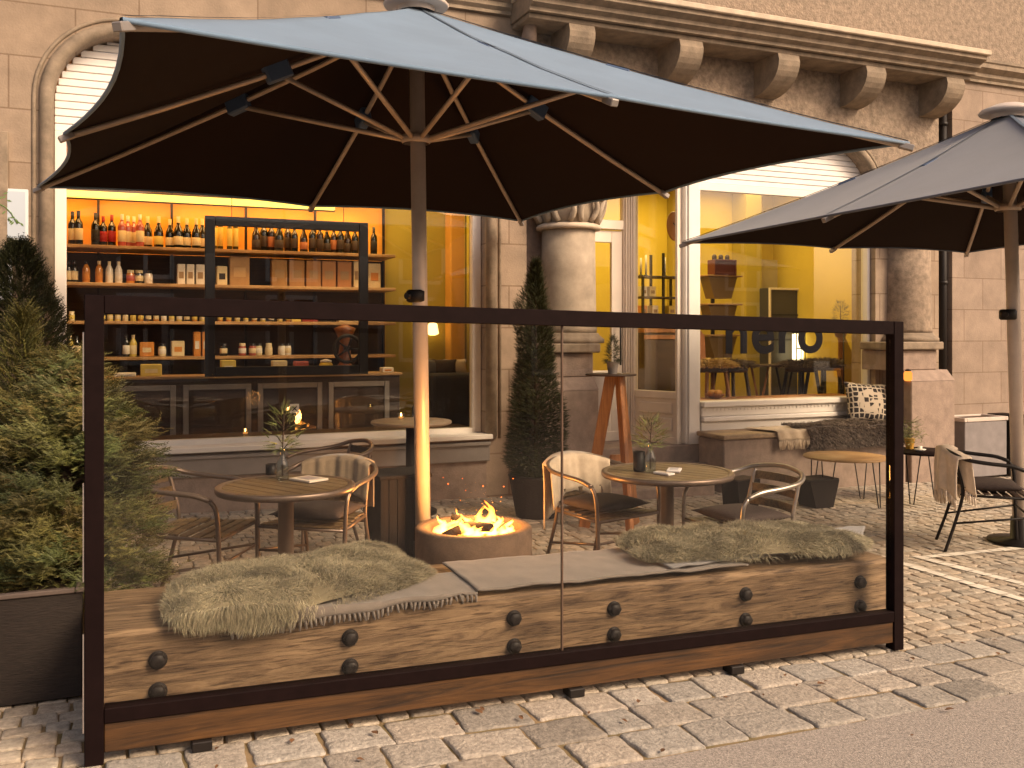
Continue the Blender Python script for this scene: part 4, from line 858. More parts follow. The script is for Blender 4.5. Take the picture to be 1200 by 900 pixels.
def sheepskin(cx, cy, hx, hy, label, n, seed, zoff, skew):
    tt_ = thing('sheepskin', (0, 0, 0), 0, label, 'sheepskin'); rnd0 = random.Random(seed)
    def outline(a): return 1 + .07 * math.sin(3 * a + seed) + .05 * math.sin(5 * a + 2 * seed)
    def surf(a, q):
        rr = q * outline(a); c, s_ = math.cos(a), math.sin(a); ex = abs(c) ** .45 * (1 if c > 0 else -1); ey = abs(s_) ** .5 * (1 if s_ > 0 else -1)
        s = cx + hx * rr * ex; tt = cy + hy * rr * ey * (1 - .25 * max(0, ex)) + skew * ex
        lump = .032 * noise.noise(Vector((s * 6, tt * 7, seed)))
        return bench_pt(s, tt, zoff + (.060 + lump) * max(0, 1 - q ** 6))
    bm = BM(); cv = bm.verts.new(surf(0, 0)); prev = None; N = 60
    for k in range(1, 15):
        ring = [bm.verts.new(surf(2 * math.pi * i / N, k / 14 * .93) - Vector((0, 0, .004))) for i in range(N)]
        for i in range(N):
            if prev: bm.faces.new((prev[i], ring[i], ring[(i + 1) % N], prev[(i + 1) % N]))
            else: bm.faces.new((cv, ring[i], ring[(i + 1) % N]))
        prev = ring
    bm.normal_update(); bmesh.ops.recalc_face_normals(bm, faces=bm.faces[:]); build('hide', bm, M('hide', (.22, .19, .12), .95), tt_, True)
    def smp(rnd):
        a = rnd.uniform(0, 6.283); q = math.sqrt(rnd.random()) * 1.0; p = surf(a, q * 1.0); p2 = surf(a + .05, q); p3 = surf(a, max(0, q - .04))
        nn = (p2 - p).cross(p3 - p); nn = nn.normalized() if nn.length > 1e-9 else Vector((0, 0, 1))
        if nn.z < 0: nn = -nn
        hang = p.y < bY0 - .004
        hw_ = max(0, min(1, (bY0 + .10 - p.y) / .12)); nn = nn.lerp(Vector((0, -1, .25)), hw_).normalized()
        w1 = noise.noise(Vector((p.x * 11, p.y * 11, p.z * 9 + seed))); w2 = noise.noise(Vector((p.x * 11 + 9, p.y * 11, p.z * 9 + seed)))
        fl = Vector((w1 * 1.5 + .15, w2 * 1.5 - .25, -.1)).lerp(Vector((w1 * 1.5, -.1, -1.2)), hw_)
        return p, nn, fl
    fur('wool', m_fur, smp, n, .042, tt_, seed, .0013, .65)
    return tt_
x1, x2 = bx(205, .2), bx(512, .25)
sheepskin((x1 + x2) / 2, .365, (x2 - x1) / 2, .37, 'shaggy sage grey sheepskin hanging over the left of the beam bench', 85000, 11, .03, .14)
x1, x2 = bx(748, .25), bx(997, .25)
sheepskin((x1 + x2) / 2, .30, (x2 - x1) / 2, .30, 'shaggy sage grey sheepskin on the right end of the beam bench', 65000, 23, .055, -.05)
# ---- fire pit
fp = atZ(555, 616, .34); gz_ = g(fp.x)
t = thing('fire_pit', (fp.x, fp.y, gz_), 0, 'round concrete fire bowl with burning flames beside the parasol pole', 'fire pit')
hh = .34 - gz_; rr = .352
bm = BM(); lathe(bm, [(rr * .9, .002), (rr * .96, .02), (rr, .06), (rr, hh - .01), (rr - .01, hh), (rr - .06, hh), (rr - .07, hh - .01), (rr - .075, hh - .07), (.001, hh - .075)], 56); build('bowl', bm, m_concrete, t)
m_ember = M('glowing embers', (.05, .02, .01), .9, var=(20, .5), emit=((1, .22, .02), 1.5))
bm = BM(); rnd = random.Random(5)
for k in range(70):
    a, q = rnd.uniform(0, 6.28), math.sqrt(rnd.random()) * (rr - .1); s = rnd.uniform(.018, .035)
    bmesh.ops.create_icosphere(bm, subdivisions=1, radius=s, matrix=Matrix.Translation((q * math.cos(a), q * math.sin(a), hh - .06)) @ Matrix.Rotation(rnd.uniform(0, 3), 4, 'X') @ Matrix.Diagonal((1.3, 1, .8, 1)))
build('embers', bm, m_ember, t)
bm = BM()
for a, b in (((-.2, -.05, hh - .04), (.16, .1, hh + .02)), ((.2, -.08, hh - .04), (-.1, .12, hh + .03)), ((-.12, .16, hh - .04), (.05, -.16, hh + .015))): tube(bm, [a, Vector(a).lerp(Vector(b), .5) + Vector((.01, .01, .01)), b], [.03, .033, .026], 8)
build('logs', bm, m_rock, t)
def flame_mat():
    m = bpy.data.materials.new('flame'); m.use_nodes = True; tr = m.node_tree; tr.nodes.clear(); N = tr.nodes.new
    o = N('ShaderNodeOutputMaterial'); e = N('ShaderNodeEmission'); tp = N('ShaderNodeBsdfTransparent'); mx = N('ShaderNodeMixShader'); lw = N('ShaderNodeLayerWeight'); lw.inputs[0].default_value = .35
    tc = N('ShaderNodeTexCoord'); sp = N('ShaderNodeSeparateXYZ'); mr = N('ShaderNodeMapRange'); mr.inputs[1].default_value = hh - .05; mr.inputs[2].default_value = hh + .22
    cr = N('ShaderNodeValToRGB'); el = cr.color_ramp.elements; el[0].position = 0; el[0].color = (1, .45, .08, 1); el[1].position = 1; el[1].color = (1, .13, .01, 1); x = el.new(.45); x.color = (1, .30, .03, 1)
    tr.links.new(tc.outputs['Object'], sp.inputs[0]); tr.links.new(sp.outputs[2], mr.inputs[0]); tr.links.new(mr.outputs[0], cr.inputs[0]); tr.links.new(cr.outputs[0], e.inputs[0]); e.inputs[1].default_value = 9
    ns = N('ShaderNodeTexNoise'); ns.inputs['Scale'].default_value = 14; tr.links.new(tc.outputs['Object'], ns.inputs[0])
    iv = N('ShaderNodeMath'); iv.operation = 'SUBTRACT'; iv.inputs[0].default_value = 1.0; tr.links.new(lw.outputs[1], iv.inputs[1])
    mu = N('ShaderNodeMath'); mu.operation = 'MULTIPLY'; mu.use_clamp = True; tr.links.new(iv.outputs[0], mu.inputs[0]); tr.links.new(ns.outputs[0], mu.inputs[1])
    sq = N('ShaderNodeMath'); sq.operation = 'POWER'; sq.inputs[1].default_value = 2.4; tr.links.new(mu.outputs[0], sq.inputs[0]); pw = N('ShaderNodeMath'); pw.operation = 'MULTIPLY'; pw.inputs[1].default_value = 1.9; pw.use_clamp = True; tr.links.new(sq.outputs[0], pw.inputs[0])
    tr.links.new(pw.outputs[0], mx.inputs[0]); tr.links.new(tp.outputs[0], mx.inputs[1]); tr.links.new(e.outputs[0], mx.inputs[2]); tr.links.new(mx.outputs[0], o.inputs[0]); return m
m_flame = flame_mat(); rnd = random.Random(12)
fl_specs = [(-.16, 0, .05, .022), (-.13, -.06, .08, .026), (-.10, .03, .10, .028), (-.06, -.04, .07, .03), (-.02, .02, .10, .024), (.0, -.08, .06, .03), (.05, -.03, .17, .026), (.075, .0, .21, .028), (.10, -.05, .10, .03), (.14, .02, .08, .022), (.19, 0, .06, .02), (-.20, .03, .05, .018), (-.06, -.12, .06, .024), (.09, -.12, .07, .026), (.21, -.05, .05, .016), (.13, .09, .15, .016), (-.03, .1, .12, .014), (.03, .08, .05, .02), (-.15, .09, .07, .016), (.16, -.09, .05, .02), (-.01, -.15, .04, .02), (.06, .14, .08, .012)]
bm = BM()
for fx, fy, fh, fr2 in fl_specs:
    pts = []; rad = []; ph = rnd.uniform(0, 6)
    for k in range(11):
        s = k / 10; pts.append((fx * CT + .05 * s * math.sin(s * 5 + ph) + .0, -fx * ST + fy + .02 * math.cos(s * 5 + ph) * s, hh - .06 + (fh * .8 + .05) * s)); rad.append(max(.0008, fr2 * (math.sin(math.pi * (s * .8 + .15)) ** 1.0) * (1 - s) ** .6 * (1 + .35 * math.sin(s * 11 + ph))))
    tube(bm, pts, rad, 12, False); tube(bm, [Vector(q) + Vector((.008, .01, -.01)) for q in pts], [r0 * 1.9 for r0 in rad], 12, False)
for _ in range(16):
    bmesh.ops.create_icosphere(bm, subdivisions=1, radius=rnd.uniform(.002, .005), matrix=Matrix.Translation((rnd.uniform(-.2, .25), rnd.uniform(-.1, .1), hh + rnd.uniform(.02, .30))))
build('flames', bm, m_flame, t, True)
pl = bpy.data.lights.new('fire_glow', 'POINT'); pl.energy = 24; pl.color = (1, .42, .10); pl.shadow_soft_size = .12; po = bpy.data.objects.new('fire_glow', pl); C.objects.link(po); po.location = (fp.x, fp.y, .34 + .14)
# dark box next to the pit
p = atZ(468, 560, .56); bxw = .17
t = thing('wooden_box', (p.x + .02, p.y + .12, g(p.x)), .05, 'dark slatted wooden box standing left of the parasol pole', 'box')
hb = .56 - g(p.x)
bm = BM()
for k in range(6): a = -bxw + k * bxw / 3; box(bm, a + .002, a + bxw / 3 - .002, -bxw, -bxw + .02, .01, hb, .002); box(bm, a + .002, a + bxw / 3 - .002, bxw - .02, bxw, .01, hb, .002)
box(bm, -bxw + .002, -bxw + .02, -bxw + .022, bxw - .022, .01, hb - .004, .002); box(bm, bxw - .02, bxw - .002, -bxw + .022, bxw - .022, .01, hb - .004, .002); build('side_boards', bm, m_dbox, t)
bm = BM(); box(bm, -bxw - .01, bxw + .01, -bxw - .01, bxw + .01, hb + .001, hb + .025, .004); build('lid', bm, m_dbox, t)
# ---- parasols
def parasol(cx, cy, ang, ha, hb_, ztip, zapex, zhub, label, mc, lean=0, capc=True, grp='parasols on the terrace'):
    t = thing('parasol', (cx, cy, g(cx)), 0, label, 'parasol', grp); g0 = g(cx); ca, sa = math.cos(ang), math.sin(ang)
    def loc(a, b): return (a * ca - b * sa, a * sa + b * ca)
    zt_, za, zh = ztip - g0, zapex - g0, zhub - g0
    tips = [(-1, -1), (0, -1), (1, -1), (1, 0), (1, 1), (0, 1), (-1, 1), (-1, 0)]; mseam = M('seam tape', (.07, .10, .14), .85)
    TP = [Vector((*loc(a * ha, b * hb_), zt_)) for a, b in tips]; AP = Vector((0, 0, za))
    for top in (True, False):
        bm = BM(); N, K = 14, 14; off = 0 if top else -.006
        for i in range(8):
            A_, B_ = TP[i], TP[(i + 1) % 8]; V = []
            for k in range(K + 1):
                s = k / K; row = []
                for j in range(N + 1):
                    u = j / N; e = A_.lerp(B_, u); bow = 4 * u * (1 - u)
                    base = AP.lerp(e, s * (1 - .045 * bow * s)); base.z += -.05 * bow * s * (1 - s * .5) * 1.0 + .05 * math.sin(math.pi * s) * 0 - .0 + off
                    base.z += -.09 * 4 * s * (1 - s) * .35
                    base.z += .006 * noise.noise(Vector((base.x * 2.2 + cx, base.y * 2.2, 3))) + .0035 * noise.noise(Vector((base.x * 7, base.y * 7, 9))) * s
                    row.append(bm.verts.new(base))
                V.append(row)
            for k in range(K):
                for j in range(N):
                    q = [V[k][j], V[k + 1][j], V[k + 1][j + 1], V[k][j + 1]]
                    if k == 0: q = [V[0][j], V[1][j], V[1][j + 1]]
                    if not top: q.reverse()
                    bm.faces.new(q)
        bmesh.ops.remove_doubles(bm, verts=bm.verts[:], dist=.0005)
        build('canopy' if top else 'shaded_underside', bm, mc if top else m_undershade, t, True)
    for i in range(8):
        bm = BM(); A_ = TP[i]; d2 = (A_ - AP); sdv = Vector((-d2.y, d2.x, 0)).normalized() * .012; prev = None
        for k in range(15):
            s_ = k / 14; q = AP.lerp(A_, s_); q.z += -.09 * 4 * s_ * (1 - s_) * .35 + .007 + .006 * noise.noise(Vector((q.x * 2.2 + cx, q.y * 2.2, 3))) + .0035 * noise.noise(Vector((q.x * 7, q.y * 7, 9))) * s_
            a_, b2 = bm.verts.new(q - sdv), bm.verts.new(q + sdv)
            if prev: bm.faces.new((prev[0], a_, b2, prev[1]))
            prev = (a_, b2)
        build('seam', bm, mseam, t, True)
    # hem strip round the edge
    bm = BM(); pts = []
    for i in range(8):
        A_, B_ = TP[i], TP[(i + 1) % 8]
        for j in range(10):
            u = j / 10; bow = 4 * u * (1 - u); e = AP.lerp(A_.lerp(B_, u), 1 - .045 * bow); e.z += -.05 * bow * .5 - .008; pts.append(e)
    pts.append(pts[0]); tube(bm, pts, .010, 6, False); build('hem', bm, mc, t, True)
    lx = lean
    bm = BM(); tube(bm, [(lx, 0, .002), (0, 0, za - .02)], .048, 20); build('pole', bm, m_pole, t, False)
    bm = BM(); lathe(bm, [(.085, zh - .03), (.095, zh - .02), (.095, zh + .02), (.06, zh + .03)], 20, cap=False); build('hub', bm, m_rib, t)
    bm = BM(); lathe(bm, [(.20, za - .005), (.21, za + .01), (.19, za + .03), (.10, za + .065), (.03, za + .08), (.001, za + .081)], 24); lathe(bm, [(.12, za - .04), (.12, za)], 20, cap=False); build('cap', bm, m_potw, t, True)
    for i in range(8):
        E = TP[i]; st = AP + Vector((0, 0, -.07)); en = E + Vector((0, 0, -.030)); d = (en - st); 
        mid_ = st.lerp(en, .5); mid_.z -= .045
        bm = BM(); path = [st.lerp(en, .02), mid_, en]; path = [st + Vector((0, 0, 0)), st.lerp(en, .25) - Vector((0, 0, .03)), st.lerp(en, .5) - Vector((0, 0, .038)), st.lerp(en, .75) - Vector((0, 0, .025)), en]
        tube(bm, path, .017, 8); rb = build('rib', bm, m_rib, t)
        tj = .44; J = st.lerp(en, tj) - Vector((0, 0, .05)); dr_ = Vector((d.x, d.y, 0)).normalized()
        bm = BM(); tube(bm, [dr_ * .085 + Vector((0, 0, zh)), J], .016, 8); build('strut', bm, m_rib, t)
        M_ = Matrix.Translation(J + Vector((0, 0, .012))) @ d.to_track_quat('X', 'Z').to_matrix().to_4x4(); bm = BM(); box(bm, -.08, .08, -.036, .036, -.055, .055, .010, M_); build('joint', bm, m_joint, t)
        M_ = Matrix.Translation(en) @ d.to_track_quat('X', 'Z').to_matrix().to_4x4(); bm = BM(); box(bm, -.05, .03, -.02, .02, -.018, .016, .004, M_); build('rib_end', bm, m_grey, rb)
    bm = BM(); lathe(bm, [(.05, 1.73), (.062, 1.74), (.062, 1.80), (.05, 1.81)], 20, cap=False); build('collar', bm, m_iron, t)
    bm = BM(); tube(bm, [(-.045, -.02, 1.77), (-.075, -.035, 1.77)], .022, 12); build('crank_knob', bm, m_iron, t)
    bm = BM(); lathe(bm, [(.23, .012), (.23, .03), (.07, .045), (.065, .20), (.052, .205)], 28, (lx, 0, 0)); build('base_plate', bm, m_iron, t)
    return t
k = 1.03
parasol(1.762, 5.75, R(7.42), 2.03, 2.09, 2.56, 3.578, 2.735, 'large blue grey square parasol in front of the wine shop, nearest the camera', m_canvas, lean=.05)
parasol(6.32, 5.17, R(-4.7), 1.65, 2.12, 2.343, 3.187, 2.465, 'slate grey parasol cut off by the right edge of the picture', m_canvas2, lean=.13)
# ---- bistro chairs
def bistro_chair(label, metal, slatm, loc, rz, cushion=None, grp='bistro chairs on the terrace', flag=True):
    t = thing('bistro_chair', loc, rz, label, 'chair', grp); h = .45
    # arm loop: from front leg tops round the back
    for s in (-1, 1):
        bm = BM(); tube(bm, sm([(s * .255, -.245, .002), (s * .262, -.235, .3), (s * .27, -.225, .56), (s * .272, -.19, .635)]), .0125, 10); build('leg', bm, metal, t, False)
        bm = BM(); tube(bm, sm([(s * .22, .33, .002), (s * .205, .25, .25), (s * .20, .205, .45), (s * .20, .24, .62), (s * .195, .27, .72)]), .0115, 10); build('leg', bm, metal, t, False)
        bm = BM(); tube(bm, [(s * .262, -.235, .30), (s * .208, .262, .22)], .008, 8); build('stretcher', bm, metal, t)
    bm = BM(); P = [(-.272, -.19, .635), (-.285, -.10, .665), (-.292, .05, .68), (-.275, .19, .70), (-.20, .275, .735), (0, .315, .755), (.20, .275, .735), (.275, .19, .70), (.292, .05, .68), (.285, -.10, .665), (.272, -.19, .635)]
    tube(bm, sm(P, 5), .0145, 12); build('armrest', bm, metal, t)
    bm = BM(); tube(bm, [(-.26, -.235, .43), (.26, -.235, .43)], .01, 8); tube(bm, [(-.20, .21, .43), (.20, .21, .43)], .01, 8); tube(bm, [(-.258, -.235, .43), (-.20, .21, .43)], .01, 8); tube(bm, [(.258, -.235, .43), (.20, .21, .43)], .01, 8); tube(bm, [(-.262, -.236, .30), (.262, -.236, .30)], .008, 8); build('seat_frame', bm, metal, t)
    bm = BM()
    for k in range(7):
        y_ = -.22 + k * .066; w_ = .245 - .045 * (k / 6); box(bm, -w_, w_, y_ - .024, y_ + .024, .436 - .006 * math.sin(k), .448 - .006 * math.sin(k), .004)
    build('seat', bm, slatm, t)
    bm = BM()
    for z, yb in ((.53, .215), (.61, .24), (.685, .265)):
        n = 10; V = []
        for i in range(n + 1):
            a = -1 + 2 * i / n; x = a * .20; yy = yb + .04 * (1 - a * a); V.append([bm.verts.new((x, yy + d, z + q)) for d, q in ((-.006, -.024), (.006, -.024), (.006, .024), (-.006, .024))])
        for i in range(n):
            for k in range(4): bm.faces.new((V[i][k], V[i][(k + 1) % 4], V[i + 1][(k + 1) % 4], V[i + 1][k]))
        bm.faces.new(V[0]); bm.faces.new(list(reversed(V[-1])))
    bmesh.ops.recalc_face_normals(bm, faces=bm.faces[:]); build('backrest', bm, slatm, t)
    return t
def seat_cushion(ch, label, mat):
    o = cushion_mesh(.44, .42, .085, 'seat_cushion', mat); o.location = ch.location + Matrix.Rotation(ch.rotation_euler.z, 3, 'Z') @ Vector((0, .205, .492)); o.rotation_euler = (R(90), 0, ch.rotation_euler.z)
    tag(o, label, 'cushion', 'seat cushions on the chairs'); return o
def chair_throw(ch, label, mat, x0=-.24, x1=.24, front=.30, back=.36, fringe=0, seed=1):
    """throw hanging over the chair back (a separate thing)"""
    T_ = thing('chair_throw', ch.location, ch.rotation_euler.z, label, 'throw')
    def fn(u, v):
        x = x0 + (x1 - x0) * u; s = v * (front + back); yb = .315 - .9 * x * x * 1.4; zr = .755 - .35 * x * x * 2 + .022
        wv = .012 * math.sin(u * 21 + seed) + .006 * math.sin(u * 43 + seed * 2)
        if s < front: d = front - s; return Vector((x * (1 - .1 * d), yb - .025 - wv * .6 - .12 * d - .01, zr - d - .0 + .02 * math.sin(u * 7 + seed) * d / front))
        d = s - front; return Vector((x, yb + .025 + wv * min(1, d * 8) + .01, zr - d + .04 * math.sin(u * 5 + seed) * d / back))
    o = grid(fn, 60, 24, 'cloth', mat, T_, thick=-.007)
    if fringe:
        for vv in (0, 1):
            bm = BM()
            for i in range(fringe):
                p = fn((i + .5) / fringe, vv); tube(bm, [p, p + Vector((random.uniform(-.008, .008), 0, -.04)), p + Vector((random.uniform(-.015, .015), 0, -.075))], [.006, .007, .003], 5)
            build('fringe', bm, mat, T_)
    return T_
def place(px, py, hz, fx, fz):
    d = ray(px, py); t_ = (hz - HC) / (d.z - SL * d.x); p = Vector((0, 0, HC)) + d * t_; return (p.x, p.y, g(p.x)), facing(fx, fz)
L_, r_ = place(232, 614, .46, .95, -.1); chA = bistro_chair('bronze bistro chair with bare slatted seat left of the left round table', m_bronze, m_slat, L_, r_)
L_, r_ = place(374, 604, .46, -.25, -1); chB = bistro_chair('bronze bistro chair with a beige throw behind the left round table', m_bronze, m_slat, L_, r_)
seat_cushion(chB, 'brown seat cushion on the chair behind the left round table', m_cush); chair_throw(chB, 'beige knitted throw over the chair behind the left round table', m_beige, -.22, .22, .24, .30, 0, 2)
L_, r_ = place(388, 572, .46, -.85, -.5); chB2 = bistro_chair('dark bistro chair half hidden behind the chair with the beige throw', m_bronze, m_dwood, (L_[0] - .02, L_[1] + .12, L_[2] + .0), r_)
L_, r_ = place(706, 594, .46, .62, -.78); chC = bistro_chair('bronze bistro chair with a cream throw left of the right round table', m_bronze, m_slat, L_, r_)
seat_cushion(chC, 'dark seat cushion on the chair with the cream throw', m_cush); chair_throw(chC, 'pale cream throw draped over the chair left of the right round table', m_cream, -.27, .25, .26, .38, 0, 5)
L_, r_ = place(870, 608, .46, -.85, -.42); chD = bistro_chair('aluminium bistro chair with a bright curved armrest right of the right round table', m_alu, m_slat, L_, r_)
seat_cushion(chD, 'grey brown seat cushion on the aluminium chair', m_cush)
L_, r_ = place(1158, 572, .46, .93, -.28); chE = bistro_chair('black bistro chair with a fringed throw at the right edge', m_iron, m_dwood, L_, r_)
seat_cushion(chE, 'brown seat cushion on the black chair at the right edge', m_cush); chair_throw(chE, 'pink beige fringed throw over the black chair at the right edge', M('pink beige throw', (.72, .60, .47), .95, var=(9, .25), bump=(120, .6, .004)), -.29, .29, .30, .34, 34, 7)
# ---- round tables
def round_table(px, py, ztop, rad, label, loc=None):
    p = atZ(px, py, ztop); t = thing('round_table', (p.x, p.y, g(p.x)), 0, label, 'table', 'round bistro tables'); h = ztop - g(p.x)
    bm = BM(); n = 9; w_ = 2 * rad / n; rin = rad - .03
    for k in range(n):
        a0 = -rad + k * w_ + .003; a1 = a0 + w_ - .006; pts = []
        ys = lambda x: math.sqrt(max(0, rin * rin - x * x))
        xs = [a0 + (a1 - a0) * i / 6 for i in range(7)]; xs = [max(-rin, min(rin, x)) for x in xs]
        poly = [(x, -ys(x)) for x in xs] + [(x, ys(x)) for x in reversed(xs)]
        cl = []
        for q in poly:
            if not cl or (Vector(q) - Vector(cl[-1])).length > .002: cl.append(q)
        if (Vector(cl[0]) - Vector(cl[-1])).length < .002: cl.pop()
        if len(cl) > 2: prism(bm, cl, h - .022, h - .002, 'XY')
    o = build('tabletop', bm, m_slat, t); o.rotation_euler.z = .5
    bm = BM(); lathe(bm, [(rad - .034, h - .03), (rad, h - .032), (rad + .006, h - .02), (rad + .006, h - .004), (rad, h + .001), (rad - .03, h + .001), (rad - .034, h - .03)], 56, cap=False); lathe(bm, [(.001, h - .03), (rad - .034, h - .03)], 40, cap=False); build('rim', bm, m_bronze, t)
    bm = BM(); lathe(bm, [(.045, .03), (.042, .06), (.040, h - .05), (.10, h - .034)], 24); build('pedestal', bm, m_bronze, t)
    bm = BM()
    for k in range(4): a = k * math.pi / 2 + .4; tube(bm, [(.03 * math.cos(a), .03 * math.sin(a), .05), (.30 * math.cos(a), .30 * math.sin(a), .018)], .016, 8)
    build('foot', bm, m_bronze, t); return t, h
tA, hA = round_table(335, 568, .70, .355, 'round slatted table left of the fire pit')
tB, hB = round_table(782, 552, .66, .395, 'round slatted table right of the fire pit')
def vase(px, py, z, tall, label, pl='sprig'):
    p = atZ(px, py, z); t = thing('bottle_vase', (p.x, p.y, z), 0, label, 'vase')
    bm = BM(); lathe(bm, [(.001, .001), (.032, .001), (.034, .01), (.034, .09), (.015, .13), (.013, .17), (.016, .175)], 18, cap=False); build('glass_bottle', bm, m_glassv, t, True)
    bm = BM(); rnd = random.Random(int(px)); pts = [(0, 0, .02), (0, 0, .17), (.01, 0, tall)]
    tube(bm, pts, .004, 6)
    for k in range(6): a = rnd.uniform(0, 6); z0_ = .16 + k * (tall - .16) / 6; tube(bm, [(0, 0, z0_), (.06 * math.cos(a), .06 * math.sin(a), z0_ + .04)], .0025, 5)
    build('stem', bm, m_bark, t)
    conifer('', None, tall - .12, .075, '', m_leaf3, 130, int(px), 'col', .05, parent=t, z0=.15, trunk=False); return t
vase(331, 562, .701, .36, 'slim glass bottle with a tall green sprig on the left table'); vase(762, 553, .661, .30, 'glass bottle with fir twigs on the right table')
p = atZ(749, 552, .661); t = thing('candle_cup', (p.x, p.y, .661), 0, 'black candle cup beside the fir twigs on the right table', 'candle holder'); bm = BM(); lathe(bm, [(.001, .001), (.034, .001), (.036, .01), (.036, .12), (.030, .12), (.030, .08), (.001, .078)], 20, cap=False); build('cup', bm, m_iron, t, True); bm = BM(); lathe(bm, [(.028, .079), (.028, .10), (.002, .105)], 16); build('candle', bm, m_sticker, t)
p = atZ(318, 556, .701); t = thing('candle_cup', (p.x, p.y, .701), 0, 'low black candle cup behind the vase on the left table', 'candle holder'); bm = BM(); lathe(bm, [(.001, .001), (.03, .001), (.032, .01), (.032, .06), (.027, .06), (.027, .03), (.001, .03)], 20, cap=False); build('cup', bm, m_iron, t, True); bm = BM(); lathe(bm, [(.024, .031), (.024, .045), (.002, .05)], 16); build('candle', bm, m_sticker, t)
def booklet(px, py, z, label, rz, a=.13, b=.17, col=(.72, .62, .5), band=(.35, .3, .3)):
    p = atZ(px, py, z); t = thing('menu_booklet', (p.x, p.y, z + .001), rz, label, 'booklet'); bm = BM(); box(bm, -a / 2, a / 2, -b / 2, b / 2, 0, .012, .002); build('pages', bm, M('paper %s' % (col,), col, .6), t); bm = BM(); box(bm, -a * .3, a * .3, -b * .3, b * .3, .0125, .014); build('cover_print', bm, M('paper %s' % (band,), band, .5), t)
booklet(362, 563, .70, 'white menu booklet with a dark picture on the left table', .5); booklet(790, 552, .66, 'small folded white paper on the right table', .9, .12, .08, (.8, .76, .74), (.45, .45, .5)); booklet(778, 556, .66, 'thin light leaflet lying beside the folded paper on the right table', .3, .06, .12, (.75, .7, .66), (.6, .5, .42))
# ---- tall round table by the window with candle
p = atY(482, 493, 7.75); ztt = p.z
t = thing('bar_table', (p.x, p.y, g(p.x)), 0, 'round pale topped table on a dark column in front of the wine shop window', 'table'); h = ztt - g(p.x)
bm = BM(); lathe(bm, [(.001, h - .03), (.33, h - .03), (.345, h - .02), (.345, h - .004), (.34, h), (.001, h)], 44, cap=False); build('tabletop', bm, M('beige stone top', (.30, .23, .16), .5, var=(6, .25)), t)
bm = BM(); lathe(bm, [(.22, .002), (.22, .03), (.05, .05), (.045, h - .031)], 28); build('column', bm, m_iron, t)
def tealight(loc, label):
    t = thing('tea_light', loc, 0, label, 'candle'); bm = BM(); lathe(bm, [(.001, .001), (.028, .001), (.034, .05), (.030, .05), (.025, .006)], 18, cap=False); build('glass_cup', bm, m_glassv, t, True)
    bm = BM(); lathe(bm, [(.022, .007), (.022, .022), (.001, .023)], 14); build('wax', bm, emission('warm wax', (1, .35, .08), 1.0), t); bm = BM(); lathe(bm, [(.001, .023), (.006, .03), (.007, .038), (.001, .055)], 10, cap=False); build('flame', bm, emission('candle flame', (1, .55, .15), 14), t)
tealight((atZ(470, 491, ztt).x, atZ(470, 491, ztt).y, ztt), 'burning tea light on the bar table by the window')
pp = atY(287, 505, 8.45 + .2); tealight((pp.x, 8.62, .595), 'burning tea light low behind the wine shop window')
bm = BM(); box(bm, O1a + .09, O1b - .09, YW + .092, YW + .42, .53, .593, .004); build('window_board', bm, m_dwood, w1)
# ---- tripod table
p = atY(716, 438, 6.6); h = p.z - g(p.x)
t = thing('tripod_table', (p.x, p.y, g(p.x)), 0, 'high table with thin top on three orange oak legs beside the entrance', 'table')
bm = BM(); lathe(bm, [(.001, h - .014), (.20, h - .014), (.205, h - .007), (.20, h), (.001, h)], 36, cap=False); build('tabletop', bm, m_dwood, t)
for k in range(3):
    a = R(25 + 120 * k); dv = Vector((math.cos(a), math.sin(a), 0)); top_ = dv * .045 + Vector((.05, 0, h - .015)); bot = dv * .26 + Vector((.05, 0, .004)); q = (top_ - bot)
    M_ = Matrix.Translation(bot) @ q.to_track_quat('Z', 'Y').to_matrix().to_4x4(); bm = BM(); box(bm, -.018, .018, -.045, .045, 0, q.length, .004, M_); build('leg', bm, m_orange, t)
bm = BM(); prism(bm, [(-.02, .55), (.12, .55), (.10, .6), (.0, .6)], -.012, .012); build('brace', bm, m_orange, t)
pz = p.z; t = thing('potted_conifer', (atY(718, 438, 6.58).x, 6.58, pz), 0, 'little dark conifer in a grey pot on the tripod table', 'plant'); bm = BM(); lathe(bm, [(.035, .0005), (.05, .09), (.052, .095), (.045, .095), (.04, .08), (.001, .078)], 18, cap=False); build('pot', bm, m_pot, t, True)
conifer('', None, .21, .055, '', m_leaf2, 420, 4, 'cone', .035, parent=t, z0=.085, trunk=False)
# ---- tall off-white pot by the door
p = atY(694, 522, 8.55); t = thing('tall_pot', (p.x, 8.55, dzf), 0, 'tall tapering off white pot on the landing beside the column', 'plant pot'); bm = BM(); lathe(bm, [(.10, .001), (.145, .74), (.15, .76), (.13, .76), (.12, .70), (.001, .69)], 28, cap=False); build('pot_body', bm, m_potw, t, True)
bm = BM(); lathe(bm, [(.118, .695), (.001, .71)], 20, cap=False); build('soil', bm, m_bark, t)
